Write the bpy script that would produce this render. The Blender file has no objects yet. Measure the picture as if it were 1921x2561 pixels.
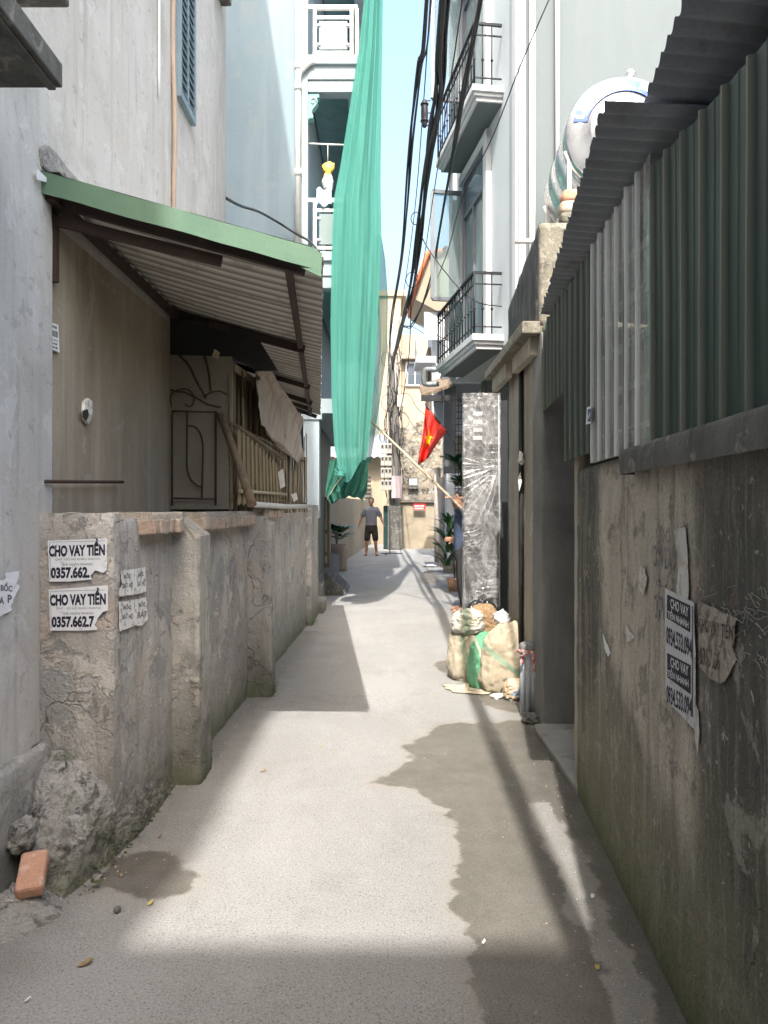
import bpy, bmesh, math, random
from mathutils import Vector, Matrix, noise
random.seed(7)
sc = bpy.context.scene
COL = sc.collection

# ---------------------------------------------------------------- camera, sky, sun, exposure
CAM_H = 1.45
cam_d = bpy.data.cameras.new('camera')
cam = bpy.data.objects.new('camera', cam_d); COL.objects.link(cam)
cam.location = (0, 0, CAM_H); cam.rotation_euler = (math.radians(90), 0, 0)
cam_d.sensor_fit = 'VERTICAL'; cam_d.sensor_height = 24.0
cam_d.lens = 24.0 * 1924 / 2561
cam_d.shift_y = -12.5 / 2561
cam_d.clip_start = 0.05; cam_d.clip_end = 2000
sc.camera = cam

SUN_DIR = Vector((.066, .79, -1.0)).normalized()      # the way the light travels
w = bpy.data.worlds.new('World'); sc.world = w; w.use_nodes = True
nt = w.node_tree; nt.nodes.clear()
sky = nt.nodes.new('ShaderNodeTexSky'); sky.sky_type = 'NISHITA'; sky.sun_disc = False
sky.sun_elevation = math.asin(-SUN_DIR.z)
sky.sun_rotation = math.atan2(-SUN_DIR.x, -SUN_DIR.y)
sky.air_density = 1.7; sky.dust_density = 9.0; sky.ozone_density = 3.6; sky.altitude = 10
bg = nt.nodes.new('ShaderNodeBackground'); bg.inputs['Strength'].default_value = .15
wo = nt.nodes.new('ShaderNodeOutputWorld')
nt.links.new(sky.outputs[0], bg.inputs['Color']); nt.links.new(bg.outputs[0], wo.inputs['Surface'])
sd = bpy.data.lights.new('sun', 'SUN'); sd.energy = 2.0; sd.angle = math.radians(.53); sd.color = (1, .96, .905)
so = bpy.data.objects.new('sun', sd); COL.objects.link(so)
so.rotation_euler = SUN_DIR.to_track_quat('-Z', 'Y').to_euler(); so.location = (-1, -12, 20)
vs = sc.view_settings
vs.view_transform = 'Standard'; vs.look = 'None'; vs.gamma = 1; vs.use_curve_mapping = False
vs.exposure = 1.9
sc.render.engine = 'CYCLES'
cy = sc.cycles
cy.max_bounces = 10; cy.diffuse_bounces = 6; cy.glossy_bounces = 3; cy.transmission_bounces = 6; cy.transparent_max_bounces = 12
cy.use_denoising = True; cy.caustics_reflective = False; cy.caustics_refractive = False
cy.sample_clamp_indirect = 8
try: cy.denoiser = 'OPENIMAGEDENOISE'; cy.denoising_input_passes = 'RGB_ALBEDO_NORMAL'
except Exception: pass

# ---------------------------------------------------------------- measuring: photograph position + distance -> place
FD, CXD, HYD = 1661.6, 829.5, 1095.1
def D(x, y, Y): return Vector(((x-CXD)/FD*Y, Y, CAM_H-(y-HYD)/FD*Y))
def G(x, y):
    Y = FD*CAM_H/(y-HYD); return Vector(((x-CXD)/FD*Y, Y, 0))
def RX(Y): return .69+.074*Y            # right-hand wall line
def FX(Y): return 1.386-.14*(Y-9)       # front of the white house
LX = -1.48                              # front of the grey house
def RW(x, y, off=0):                    # point on right-hand wall
    k = (x-CXD)/FD; Y = .69/(k-.074); return Vector((RX(Y)-off, Y, CAM_H-(y-HYD)/FD*Y))
def LW(x, y, off=0):
    Y = LX/((x-CXD)/FD); return Vector((LX+off, Y, CAM_H-(y-HYD)/FD*Y))
def lerp(a, b, t): return a+(b-a)*t
def nz(p, s=1., o=0.): return noise.noise(Vector((p[0]*s+o, p[1]*s+o*1.7, p[2]*s-o)))
def fbm(p, s=1., o=0., n=4):
    v = 0; a = 1.
    for i in range(n):
        v += a*nz(p, s, o+i*13.1); s *= 2.1; a *= .5
    return v

# ---------------------------------------------------------------- mesh building
class MB:
    def __init__(s): s.v = []; s.f = []; s.mi = []; s.m = 0; s.sm = []
    def add(s, vs, fs, smooth=False):
        b = len(s.v); s.v += [tuple(q) for q in vs]
        for f in fs: s.f.append([i+b for i in f]); s.mi.append(s.m); s.sm.append(smooth)
        return s
    def box(s, a, b):
        x0, x1 = sorted((a[0], b[0])); y0, y1 = sorted((a[1], b[1])); z0, z1 = sorted((a[2], b[2]))
        return s.add([(x0,y0,z0),(x1,y0,z0),(x1,y1,z0),(x0,y1,z0),(x0,y0,z1),(x1,y0,z1),(x1,y1,z1),(x0,y1,z1)],
            [(0,3,2,1),(4,5,6,7),(0,1,5,4),(1,2,6,5),(2,3,7,6),(3,0,4,7)])
    def obox(s, c, ax, ay, az):          # centre + three half-axis vectors
        c, ax, ay, az = map(Vector, (c, ax, ay, az)); P = []
        for z in (-1, 1):
            for (x, y) in ((-1,-1),(1,-1),(1,1),(-1,1)): P.append(c+ax*x+ay*y+az*z)
        F = [(0,3,2,1),(4,5,6,7),(0,1,5,4),(1,2,6,5),(2,3,7,6),(3,0,4,7)]
        if ax.cross(ay).dot(az) < 0: F = [f[::-1] for f in F]
        return s.add(P, F)
    def beam(s, p, q, w, h, up=(0,0,1)):
        p, q = Vector(p), Vector(q); d = (q-p); L = d.length/2; d.normalize()
        r = d.cross(Vector(up))
        if r.length < 1e-4: r = d.cross(Vector((1,0,0)))
        r.normalize(); u = r.cross(d)
        return s.obox((p+q)/2, d*L, r*w/2, u*h/2)
    def prism(s, poly, d):               # planar polygon (3d points) pushed by vector d
        poly = [Vector(p) for p in poly]; d = Vector(d); n = len(poly)
        nn = Vector((0,0,0))
        for i in range(n): nn += poly[i].cross(poly[(i+1) % n])
        if nn.dot(d) > 0: poly = poly[::-1]
        vs = poly+[p+d for p in poly]
        fs = [tuple(range(n)), tuple(range(2*n-1, n-1, -1))]
        for i in range(n): j = (i+1) % n; fs.append((i, i+n, j+n, j))
        return s.add(vs, fs)
    def tube(s, pts, r, seg=6, cap=True, smooth=True):
        pts = [Vector(p) for p in pts]; n = len(pts)
        rr = r if isinstance(r, (list, tuple)) else [r]*n
        t0 = (pts[1]-pts[0]).normalized()
        u = t0.cross(Vector((0,0,1)))
        if u.length < 1e-3: u = t0.cross(Vector((1,0,0)))
        u.normalize(); vs = []
        for i in range(n):
            t = (pts[min(i+1, n-1)]-pts[max(i-1, 0)])
            t = t.normalized() if t.length > 1e-9 else t0
            u = (u-t*u.dot(t)); u.normalize(); v = t.cross(u)
            for k in range(seg):
                a = 2*math.pi*k/seg; vs.append(pts[i]+(u*math.cos(a)+v*math.sin(a))*rr[i])
        fs = []
        for i in range(n-1):
            for k in range(seg):
                k2 = (k+1) % seg; fs.append((i*seg+k, i*seg+k2, (i+1)*seg+k2, (i+1)*seg+k))
        s.add(vs, fs, smooth)
        if cap:
            b = len(s.v)-n*seg
            s.f.append([b+k for k in range(seg)][::-1]); s.mi.append(s.m); s.sm.append(False)
            s.f.append([b+(n-1)*seg+k for k in range(seg)]); s.mi.append(s.m); s.sm.append(False)
        return s
    def grid(s, fn, nu, nv, smooth=True, flip=False):
        vs = [fn(i/nu, j/nv) for j in range(nv+1) for i in range(nu+1)]
        fs = []
        for j in range(nv):
            for i in range(nu):
                a = j*(nu+1)+i; q = (a, a+1, a+nu+2, a+nu+1); fs.append(q[::-1] if flip else q)
        return s.add(vs, fs, smooth)
    def ell(s, c, r, nu=16, nv=10, rot=None, fn=None):
        c = Vector(c); vs = []
        for j in range(nv+1):
            th = math.pi*j/nv
            for i in range(nu):
                ph = 2*math.pi*i/nu
                n = Vector((math.sin(th)*math.cos(ph), math.sin(th)*math.sin(ph), math.cos(th)))
                p = Vector((n.x*r[0], n.y*r[1], n.z*r[2]))
                if fn: p = fn(p, n)
                if rot is not None: p = rot @ p
                vs.append(c+p)
        fs = [(j*nu+i, (j+1)*nu+i, (j+1)*nu+(i+1) % nu, j*nu+(i+1) % nu) for j in range(nv) for i in range(nu)]
        return s.add(vs, fs, True)

ORG = {}
def setp(o, label=None, cat=None, group=None, kind=None):
    if label: o['label'] = label
    if cat: o['category'] = cat
    if group: o['group'] = group
    if kind: o['kind'] = kind
    elif cat: o['kind'] = 'thing'
    return o
def mesh_of(name, mb, mats):
    me = bpy.data.meshes.new(name); me.from_pydata(mb.v, [], mb.f); 
    if not isinstance(mats, (list, tuple)): mats = [mats]
    for m in mats: me.materials.append(m)
    if len(mats) > 1: me.polygons.foreach_set('material_index', mb.mi)
    me.polygons.foreach_set('use_smooth', mb.sm); me.update()
    return me
def obj(name, mb, mat, parent=None, bevel=0, attrs=None, solid=0, sub=0, crisp=0, **kw):
    me = mb if isinstance(mb, bpy.types.Mesh) else mesh_of(name, mb, mat)
    o = bpy.data.objects.new(name, me); COL.objects.link(o)
    if parent:
        o.parent = parent; o.location = -ORG[parent.name]
    ORG[o.name] = Vector((0,0,0))
    if attrs:
        for k, fn in attrs.items():
            a = me.attributes.new(k, 'FLOAT', 'POINT')
            a.data.foreach_set('value', [float(fn(v.co)) for v in me.vertices])
    if bevel:
        b = o.modifiers.new('bevel', 'BEVEL'); b.width = bevel; b.segments = 2; b.limit_method = 'ANGLE'; b.angle_limit = math.radians(40)
    if crisp:
        b = o.modifiers.new('crisp', 'EDGE_SPLIT'); b.split_angle = math.radians(crisp)
    if solid:
        b = o.modifiers.new('thick', 'SOLIDIFY'); b.thickness = solid; b.offset = 0
    if sub:
        b = o.modifiers.new('sub', 'SUBSURF'); b.levels = b.render_levels = sub
    return setp(o, **kw) if kw else o
def thing(name, label, cat, loc=(0,0,0), group=None):
    o = bpy.data.objects.new(name, None); COL.objects.link(o); o.location = loc; o.empty_display_size = .1
    ORG[o.name] = Vector(loc)
    return setp(o, label, cat, group)
def place(o, parent=None, loc=(0,0,0), rot=(0,0,0)):   # copy sharing mesh
    c = o.copy(); COL.objects.link(c); c.parent = parent
    c.location = Vector(loc)-(ORG[parent.name] if parent else Vector((0,0,0))); c.rotation_euler = rot
    ORG[c.name] = Vector((0,0,0)); return c

# signed distance to polygon (positive inside)
def sdpoly(x, y, P):
    d = 1e9; ins = False; n = len(P)
    for i in range(n):
        x0, y0 = P[i]; x1, y1 = P[(i+1) % n]
        ex, ey = x1-x0, y1-y0; wx, wy = x-x0, y-y0
        t = max(0, min(1, (wx*ex+wy*ey)/(ex*ex+ey*ey+1e-12)))
        dx, dy = wx-ex*t, wy-ey*t; d = min(d, dx*dx+dy*dy)
        if (y0 > y) != (y1 > y) and x < ex*(y-y0)/(y1-y0)+x0: ins = not ins
    d = math.sqrt(d); return d if ins else -d

# ---------------------------------------------------------------- materials
class NB:
    def __init__(s, name):
        s.m = bpy.data.materials.new(name); s.m.use_nodes = True; s.t = s.m.node_tree; s.t.nodes.clear()
        s.out = s.t.nodes.new('ShaderNodeOutputMaterial'); s.b = s.t.nodes.new('ShaderNodeBsdfPrincipled')
        s.t.links.new(s.b.outputs[0], s.out.inputs[0]); s._pos = None
    def n(s, ty, **kw):
        n = s.t.nodes.new(ty)
        for k, v in kw.items(): setattr(n, k, v)
        return n
    def put(s, sock, v):
        if hasattr(v, 'is_output'): s.t.links.new(v, sock)
        elif isinstance(v, (tuple, list)) and sock.type == 'RGBA' and len(v) == 3: sock.default_value = (*v, 1)
        else: sock.default_value = v
    @property
    def pos(s):
        if s._pos is None: s._pos = s.n('ShaderNodeNewGeometry').outputs['Position']
        return s._pos
    def objc(s): return s.n('ShaderNodeTexCoord').outputs['Object']
    def vmul(s, v, sc, off=(0,0,0)):
        m = s.n('ShaderNodeMapping'); s.put(m.inputs[0], v); m.inputs[3].default_value = sc; m.inputs[1].default_value = off; return m.outputs[0]
    def noise(s, v, scale, det=4, rough=.55, dist=0):
        n = s.n('ShaderNodeTexNoise'); s.put(n.inputs['Vector'], v); n.inputs['Scale'].default_value = scale
        n.inputs['Detail'].default_value = det; n.inputs['Roughness'].default_value = rough; n.inputs['Distortion'].default_value = dist
        return n.outputs[0]
    def vor(s, v, scale, feat='F1'):
        n = s.n('ShaderNodeTexVoronoi', feature=feat); s.put(n.inputs['Vector'], v); n.inputs['Scale'].default_value = scale; return n.outputs[0]
    def ramp(s, f, a, b, lo=0., hi=1.):
        n = s.n('ShaderNodeMapRange'); n.clamp = True; s.put(n.inputs[0], f)
        for i, q in zip((1,2,3,4), (a,b,lo,hi)): n.inputs[i].default_value = q
        return n.outputs[0]
    def math(s, op, a, b=0., clamp=False):
        n = s.n('ShaderNodeMath', operation=op); n.use_clamp = clamp; s.put(n.inputs[0], a); s.put(n.inputs[1], b); return n.outputs[0]
    def mix(s, f, a, b, mode='MIX'):
        n = s.n('ShaderNodeMix', data_type='RGBA', blend_type=mode); s.put(n.inputs[0], f); s.put(n.inputs[6], a); s.put(n.inputs[7], b); return n.outputs[2]
    def attr(s, name): return s.n('ShaderNodeAttribute', attribute_name=name).outputs['Fac']
    def sep(s, v):
        n = s.n('ShaderNodeSeparateXYZ'); s.put(n.inputs[0], v); return n.outputs
    def bump(s, h, st=.4, dist=.02):
        n = s.n('ShaderNodeBump'); n.inputs['Strength'].default_value = st; n.inputs['Distance'].default_value = dist; s.put(n.inputs['Height'], h)
        s.t.links.new(n.outputs[0], s.b.inputs['Normal']); return n
    def done(s, col, rough=.85, metal=0., spec=None):
        s.put(s.b.inputs['Base Color'], col); s.put(s.b.inputs['Roughness'], rough); s.put(s.b.inputs['Metallic'], metal)
        if spec is not None: s.b.inputs['Specular IOR Level'].default_value = spec
        return s.m

def hexc(r, g, b): return tuple(((c/255+.055)/1.055)**2.4 if c > 10 else c/255/12.92 for c in (r, g, b))
def surf(name, c1, c2, scale=1.5, rough=.88, metal=0., bump=.35, bdist=.012, bscale=30, fine=.12, fscale=90, streaks=(), patches=(), attrs=(), lows=(), cracks=None, obj_space=False, spec=None, dist=.4, attrs_first=False):
    """layered procedural surface: blotches, vertical run-off streaks, flaked patches, drawn stains and shading (attributes), growth near the ground, grain"""
    B = NB(name); P = B.objc() if obj_space else B.pos
    col = B.mix(B.ramp(B.noise(P, scale, 5, .6, dist), .32, .68), c1, c2)
    h = B.noise(P, bscale, 5, .65)
    def stain_shade(col):
        for i, (an, c, amp, sca, a, b, amt) in enumerate(attrs):
            v = B.vmul(P, (1,1,.35 if amp < 0 else 1), (i*2.9, i, i*3.7))
            e = B.math('ADD', B.attr(an), B.math('MULTIPLY', B.math('SUBTRACT', B.noise(v, sca, 7, .7), .5), abs(amp)))
            s_ = B.ramp(e, a, b, 0, amt); col = B.mix(s_, col, c)
        return col
    if attrs_first: col = stain_shade(col)
    for i, (c, sx, sz, a, b, amt) in enumerate(streaks):
        v = B.vmul(P, (sx, sx, sz), (i*3.3, i*1.7, i*5.1))
        s_ = B.ramp(B.noise(v, 1, 5, .65, .3), .5+(a-.5)*.5, .5+(b-.5)*.55, 0, amt)
        col = B.mix(s_, col, c)
    for i, (c, sca, a, b, amt, hh) in enumerate(patches):
        v = B.vmul(P, (1,1,1), (i*7.7+2, i*4.1, i*9.3))
        s_ = B.ramp(B.noise(v, sca, 7, .68, .5), .5+(a-.5)*.62, .5+(b-.5)*.62, 0, amt)
        col = B.mix(s_, col, c)
        if hh: h = B.math('ADD', h, B.math('MULTIPLY', s_, hh))
    if not attrs_first: col = stain_shade(col)
    for i, (c, z0, z1, amp, sca, amt) in enumerate(lows):
        z = B.sep(B.pos)[2]
        e = B.math('ADD', z, B.math('MULTIPLY', B.math('SUBTRACT', B.noise(B.vmul(P, (1,1,.6), (i*5.,3,i)), sca, 6, .7), .5), amp))
        s_ = B.ramp(e, z0, z1, amt, 0); col = B.mix(s_, col, c)
    if cracks:
        c, sca, wd, amt = cracks
        v = B.n('ShaderNodeVectorMath', operation='ADD'); B.put(v.inputs[0], P)
        nn = B.n('ShaderNodeTexNoise'); B.put(nn.inputs['Vector'], P); nn.inputs['Scale'].default_value = 4; nn.inputs['Detail'].default_value = 5
        sc_ = B.n('ShaderNodeVectorMath', operation='SCALE'); B.put(sc_.inputs[0], nn.outputs[1]); sc_.inputs['Scale'].default_value = .35
        B.t.links.new(sc_.outputs[0], v.inputs[1])
        e = B.vor(v.outputs[0], sca, 'DISTANCE_TO_EDGE')
        s_ = B.ramp(e, 0, wd, amt, 0); s_ = B.math('MULTIPLY', s_, B.ramp(B.noise(P, 1.1, 3), .5, .62))
        col = B.mix(s_, col, c); h = B.math('SUBTRACT', h, s_)
    if fine:
        g = B.noise(P, fscale, 3, .7)
        col = B.mix(1., col, B.mix(B.ramp(g, .25, .75), (1-fine,)*3, (1+fine,)*3), 'MULTIPLY')
        h = B.math('ADD', h, B.math('MULTIPLY', g, .35))
    if bump: B.bump(h, bump, bdist)
    return B.done(col, rough, metal, spec)
def flat(name, c, rough=.6, metal=0., var=.1, scale=6, bump=.0, spec=None):
    B = NB(name); f = B.ramp(B.noise(B.pos, scale, 4, .6), .3, .7)
    col = B.mix(f, tuple(x*(1-var) for x in c), tuple(min(1, x*(1+var)) for x in c))
    if bump: B.bump(B.noise(B.pos, scale*8, 4), bump, .005)
    return B.done(col, rough, metal, spec)
# ---------------------------------------------------------------- more shape helpers
def rough(mb, A, B, th, z0, z1, amp=.006, nu=40, nv=40, ero=.012, s=9., o=0., topfn=None):
    """thick wall slab: uneven front face and top from A to B (front to the right of A->B turned down), th deep"""
    A = Vector((*A, 0)); B = Vector((*B, 0)); r = (B-A); L = r.length; r.normalize(); n = Vector((r.y, -r.x, 0))
    cols = []; K = 3
    for i in range(nu+1):
        t = i/nu; base = A+r*(L*t); zt = z1 if topfn is None else topfn(t); c = []
        for j in range(nv+1):
            z = lerp(z0, zt, j/nv); p = base+Vector((0,0,z))
            d = amp*fbm(p, s, o, 3)
            e = max(0, 1-(zt-z)/.05); d -= ero*e*e*(.6+.8*abs(nz(p, 14, o)))
            c.append(p+n*d)
        for k in range(1, K+1):
            p = base-n*(th*k/K)+Vector((0,0,zt)); c.append(p+Vector((0,0,amp*nz(p, 12, o)-(.004 if k < K else 0))))
        c.append(base-n*th+Vector((0,0,z0))); cols.append(c)
    m = len(cols[0]); vs = [p for c in cols for p in c]; fs = []
    for i in range(nu):
        for j in range(m-1): a = i*m+j; fs.append((a, a+m, a+m+1, a+1))
    mb.add(vs, fs, True); b = len(mb.v)-len(vs)
    for idx, fl in ((0, False), (nu, True)):
        f = [b+idx*m+j for j in range(m)]; mb.f.append(f[::-1] if fl else f); mb.mi.append(mb.m); mb.sm.append(False)
    return mb
def rpillar(mb, c, w, d, z0, z1, amp=.006, seg=10, nv=30, rnd=.015, s=9., o=0., ang=0., topfn=None, flare=0., ero=0.):
    """upright block w x d round centre c with worn faces and corners"""
    per = []
    cs = [(-w/2,-d/2),(w/2,-d/2),(w/2,d/2),(-w/2,d/2)]
    for e in range(4):
        a, b = cs[e], cs[(e+1) % 4]
        for k in range(seg): per.append((lerp(a[0], b[0], k/seg), lerp(a[1], b[1], k/seg), k == 0))
    ca, sa = math.cos(ang), math.sin(ang); vs = []; n = len(per)
    for j in range(nv+1):
        t = j/nv
        for (x, y, cor) in per:
            z = lerp(z0, z1 if topfn is None else topfn(x, y), t)
            q = Vector((x, y, 0)); sc_ = 1-(rnd*1.2/max(w, d) if cor else 0)
            p = Vector((c[0]+x, c[1]+y, z)); k = amp*fbm(p, s, o, 3)-ero*max(0, nz(p, 5, o+3))*(2 if cor else .6)
            l = q.length; q = q*sc_*(1+(k+flare*(1-t)**4)/l)
            vs.append((c[0]+q.x*ca-q.y*sa, c[1]+q.x*sa+q.y*ca, z))
    fs = [(j*n+i, j*n+(i+1) % n, (j+1)*n+(i+1) % n, (j+1)*n+i) for j in range(nv) for i in range(n)]
    mb.add(vs, fs, True); b = len(mb.v)-len(vs)
    mb.f.append([b+nv*n+i for i in range(n)]); mb.mi.append(mb.m); mb.sm.append(False)
    mb.f.append([b+i for i in range(n)][::-1]); mb.mi.append(mb.m); mb.sm.append(False)
    return mb
def RP(x, y, p0, n):                   # point of a plane seen at a place of the photograph
    d = Vector(((x-CXD)/FD, 1, -(y-HYD)/FD)); c = Vector((0,0,CAM_H)); n = Vector(n)
    return c+d*(n.dot(Vector(p0)-c)/n.dot(d))
FONT = None
def text(parent, name, body, o, r, u, mat, bold=.0, n_off=.0012):
    """flat print fitted to the box o, o+r, o+u"""
    cu = bpy.data.curves.new(name, 'FONT'); cu.body = body; cu.size = 1; cu.offset = bold; cu.resolution_u = 3; cu.fill_mode = 'FRONT'
    t = bpy.data.objects.new(name, cu); me0 = t.to_mesh(); 
    vs = [v.co.copy() for v in me0.vertices]; fs = [tuple(p.vertices) for p in me0.polygons]; t.to_mesh_clear()
    bpy.data.objects.remove(t); bpy.data.curves.remove(cu)
    if not vs: return None
    x0 = min(v.x for v in vs); x1 = max(v.x for v in vs); y0 = min(v.y for v in vs); y1 = max(v.y for v in vs)
    o, r, u = Vector(o), Vector(r), Vector(u); n = r.cross(u).normalized()*n_off
    mb = MB(); mb.add([o+r*((v.x-x0)/(x1-x0))+u*((v.y-y0)/(y1-y0))+n for v in vs], fs)
    return obj(name, mb, mat, parent)
def smooth_path(pts, n=8):
    pts = [Vector(p) for p in pts]; out = []
    for i in range(len(pts)-1):
        p0 = pts[max(i-1, 0)]; p1 = pts[i]; p2 = pts[i+1]; p3 = pts[min(i+2, len(pts)-1)]
        for k in range(n):
            t = k/n; out.append(.5*((2*p1)+(p2-p0)*t+(2*p0-5*p1+4*p2-p3)*t*t+(3*p1-p0-3*p2+p3)*t**3))
    out.append(pts[-1]); return out

# ---------------------------------------------------------------- materials in use
GREY = (.40,.40,.395)
m_greywall = surf('grey_plaster', (.575,.565,.54), (.50,.49,.465), 1.1, streaks=[((.37,.36,.34), 3.2, .7, .55, .8, .55), ((.63,.625,.61), 1.6, .5, .5, .8, .6), ((.46,.42,.365), 1.3, .6, .52, .8, .55), ((.33,.32,.30), 14, .9, .6, .85, .45)],
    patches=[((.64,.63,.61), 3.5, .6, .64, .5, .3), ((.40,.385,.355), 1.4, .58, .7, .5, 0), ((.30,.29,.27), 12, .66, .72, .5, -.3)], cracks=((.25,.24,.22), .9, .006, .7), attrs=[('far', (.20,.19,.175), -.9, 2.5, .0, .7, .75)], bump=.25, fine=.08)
m_brownwall = surf('brown_render', (.42,.365,.285), (.35,.30,.235), 1.6, streaks=[((.22,.185,.14), 2.5, .5, .52, .8, .6), ((.54,.50,.44), 4, .3, .58, .8, .4)], patches=[((.42,.41,.38), 4, .66, .69, .6, .4)], bump=.3)
m_darkconc = surf('weathered_concrete', (.16,.155,.14), (.09,.088,.08), 3, streaks=[((.05,.05,.048), 8, .8, .45, .7, .6)], patches=[((.3,.28,.24), 9, .6, .68, .6, .3)], bump=.5)
m_lowwall = surf('stained_lime_plaster', (.52,.495,.455), (.43,.415,.39), 1.9,
    streaks=[((.30,.285,.26), 9, .6, .5, .72, .7), ((.60,.56,.50), 6, .5, .55, .78, .6), ((.45,.375,.31), 3, .6, .55, .75, .5)],
    patches=[((.30,.30,.29), 1.6, .52, .6, .75, -.4), ((.64,.60,.54), 5, .6, .64, .7, .8), ((.50,.40,.32), 3.3, .62, .68, .5, .4), ((.22,.215,.20), 9, .64, .7, .6, -.5)],
    lows=[((.24,.235,.215), .25, .75, .9, 3, .8), ((.12,.135,.07), .0, .25, .45, 7, .8)], cracks=((.12,.11,.10), 2.2, .012, .8), bump=.7, bdist=.02, bscale=22, fine=.16)
m_pilaster = surf('grey_render', (.48,.455,.41), (.37,.365,.345), 1.7,
    streaks=[((.18,.175,.165), 8, .6, .5, .72, .6), ((.42,.37,.31), 5, .5, .55, .78, .6)],
    patches=[((.50,.45,.39), 3.2, .58, .62, .75, .9), ((.13,.13,.12), 4.5, .62, .7, .7, -.5)],
    lows=[((.12,.12,.10), .2, .7, .6, 4, .7), ((.08,.095,.045), .0, .18, .3, 8, .8)], cracks=((.08,.075,.07), 2.6, .012, .8), bump=.75, bdist=.02, bscale=20, fine=.16)
m_rubble = surf('broken_concrete', (.46,.445,.42), (.29,.28,.265), 5, patches=[((.55,.54,.52), 12, .58, .64, .6, .4), ((.08,.08,.075), 9, .6, .68, .8, -.6), ((.11,.13,.06), 4.5, .6, .7, .6, .1)], bump=.9, bdist=.03, bscale=35, fine=.25, lows=[((.16,.155,.13), .05, .35, .4, 6, .7), ((.10,.115,.05), -.02, .16, .3, 9, .6)])
m_heap = surf('crumbled_mortar', (.44,.43,.405), (.30,.29,.27), 9, patches=[((.56,.55,.52), 16, .58, .64, .6, .4), ((.14,.135,.12), 12, .6, .68, .7, -.5)], bump=.9, bdist=.03, bscale=45, fine=.3)
m_brick = surf('red_brick', (.44,.23,.15), (.50,.29,.20), 8, patches=[((.55,.42,.34), 14, .58, .66, .6, .2)], bump=.45, bscale=60, obj_space=False, fine=.15)
m_brickcap = surf('dusty_brick', (.48,.38,.305), (.40,.29,.22), 12, patches=[((.48,.43,.37), 8, .5, .6, .75, .3), ((.16,.12,.1), 16, .62, .7, .5, -.3)], bump=.5, bscale=50, fine=.18)
m_greenfascia = surf('green_sheet_metal', (.075,.15,.10), (.115,.20,.125), 4, rough=.7, streaks=[((.10,.17,.11), 30, 2, .55, .8, .55)], bump=.08, fine=.06)
m_sheetunder = surf('unpainted_sheet_underside', (.78,.76,.71), (.70,.675,.63), 1.2, rough=.6, metal=.0, attrs=[('rib', (.25,.225,.19), .2, 9, .45, .85, .85)], streaks=[((.25,.19,.13), 5, 5, .62, .8, .5)], bump=.1, fine=.06)  # rib lines put the shading of the corrugations into the colour
m_rust = surf('rusty_steel', (.085,.05,.038), (.05,.038,.034), 9, rough=.75, metal=.2, bump=.3)
m_darksteel = flat('dark_steel', (.045,.045,.048), .55, .35, .2, 9)
m_dark = flat('painted_recess_shade', (.03,.03,.03), .9)
m_paper = surf('poster_paper', (.86,.87,.89), (.82,.83,.85), 6, rough=.8, bump=.15, patches=[((.50,.48,.44), 26, .66, .69, .5, .0)], fine=.03)
m_papert = surf('torn_paper', (.86,.845,.81), (.76,.745,.71), 9, rough=.85, patches=[((.42,.40,.36), 30, .55, .6, .8, -.3)], bump=.2, fine=.05)
m_paperf = surf('faded_paper', (.40,.355,.295), (.32,.285,.235), 9, rough=.9, patches=[((.14,.125,.105), 22, .52, .6, .85, -.3), ((.54,.5,.44), 30, .6, .66, .6, .1)], bump=.3, fine=.12)
m_ink = surf('poster_ink', (.012,.013,.03), (.02,.02,.04), 20, rough=.8, patches=[((.4,.4,.42), 60, .66, .7, .5, 0)], bump=0, fine=0)
m_inkgrey = surf('faint_ink', (.10,.10,.115), (.16,.16,.17), 40, rough=.85, bump=0, fine=0)
m_inkold = surf('worn_ink', (.05,.042,.04), (.10,.08,.07), 20, rough=.9, patches=[((.34,.3,.25), 45, .52, .58, .8, 0)], bump=0, fine=0)
m_white = surf('white_paint', (.80,.80,.80), (.74,.745,.75), 2, rough=.55, bump=.05, fine=.03)
m_whitepipe = surf('white_pvc', (.70,.69,.66), (.62,.61,.58), 3, rough=.45, streaks=[((.4,.38,.34), 20, 1, .58, .8, .4)], bump=.03, fine=.03)
m_greypipe = flat('grey_pvc', (.33,.36,.39), .45)
m_cable = flat('black_cable', (.022,.022,.025), .6)
m_wood = surf('old_wood', (.28,.20,.13), (.18,.13,.09), 3, streaks=[((.10,.07,.05), 30, 1.2, .5, .7, .6)], bump=.4)
m_woodlight = surf('pale_wood', (.52,.45,.33), (.44,.37,.26), 4, streaks=[((.3,.24,.17), 30, 1.5, .5, .7, .5)], bump=.3)
m_iron = flat('wrought_iron', (.02,.022,.028), .5, .4)

# ---------------------------------------------------------------- ground and road
WET = [(.98,5.22),(.36,5.14),(.30,4.98),(.12,4.63),(.16,4.45),(-.06,4.03),(.17,3.96),(.196,3.86),(.293,3.69),(.318,3.4),(.306,3.145),(.262,2.96),(.247,2.80),(.30,2.54),(.252,2.38),(.28,2.17),(.25,1.9),(.3,1.5),(.2,.9),(.9,.4),(1.1,3.5)]
DRY = [(.70,3.82),(.80,3.72),(.835,3.2),(.80,2.75),(.79,2.3),(.74,2.0),(.67,1.3),(.60,1.3),(.62,2.0),(.70,2.45),(.66,2.8),(.70,3.1),(.66,3.3)]
WET2 = [(-1.12,3.2),(-.93,3.25),(-.80,3.1),(-.72,2.98),(-.74,2.88),(-.86,2.84),(-.96,2.86),(-1.12,2.95)]
WET3 = [(.62,7.3),(.42,7.15),(.48,6.75),(.75,6.6),(1.0,6.9)]
WET4 = [(.95,5.9),(.75,5.95),(.70,5.75),(.80,5.55),(1.0,5.3)]
WET5 = [(.62,14.6),(.95,14.2),(1.2,15.2),(1.25,17.5),(.9,17.6),(.7,16)]
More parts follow.
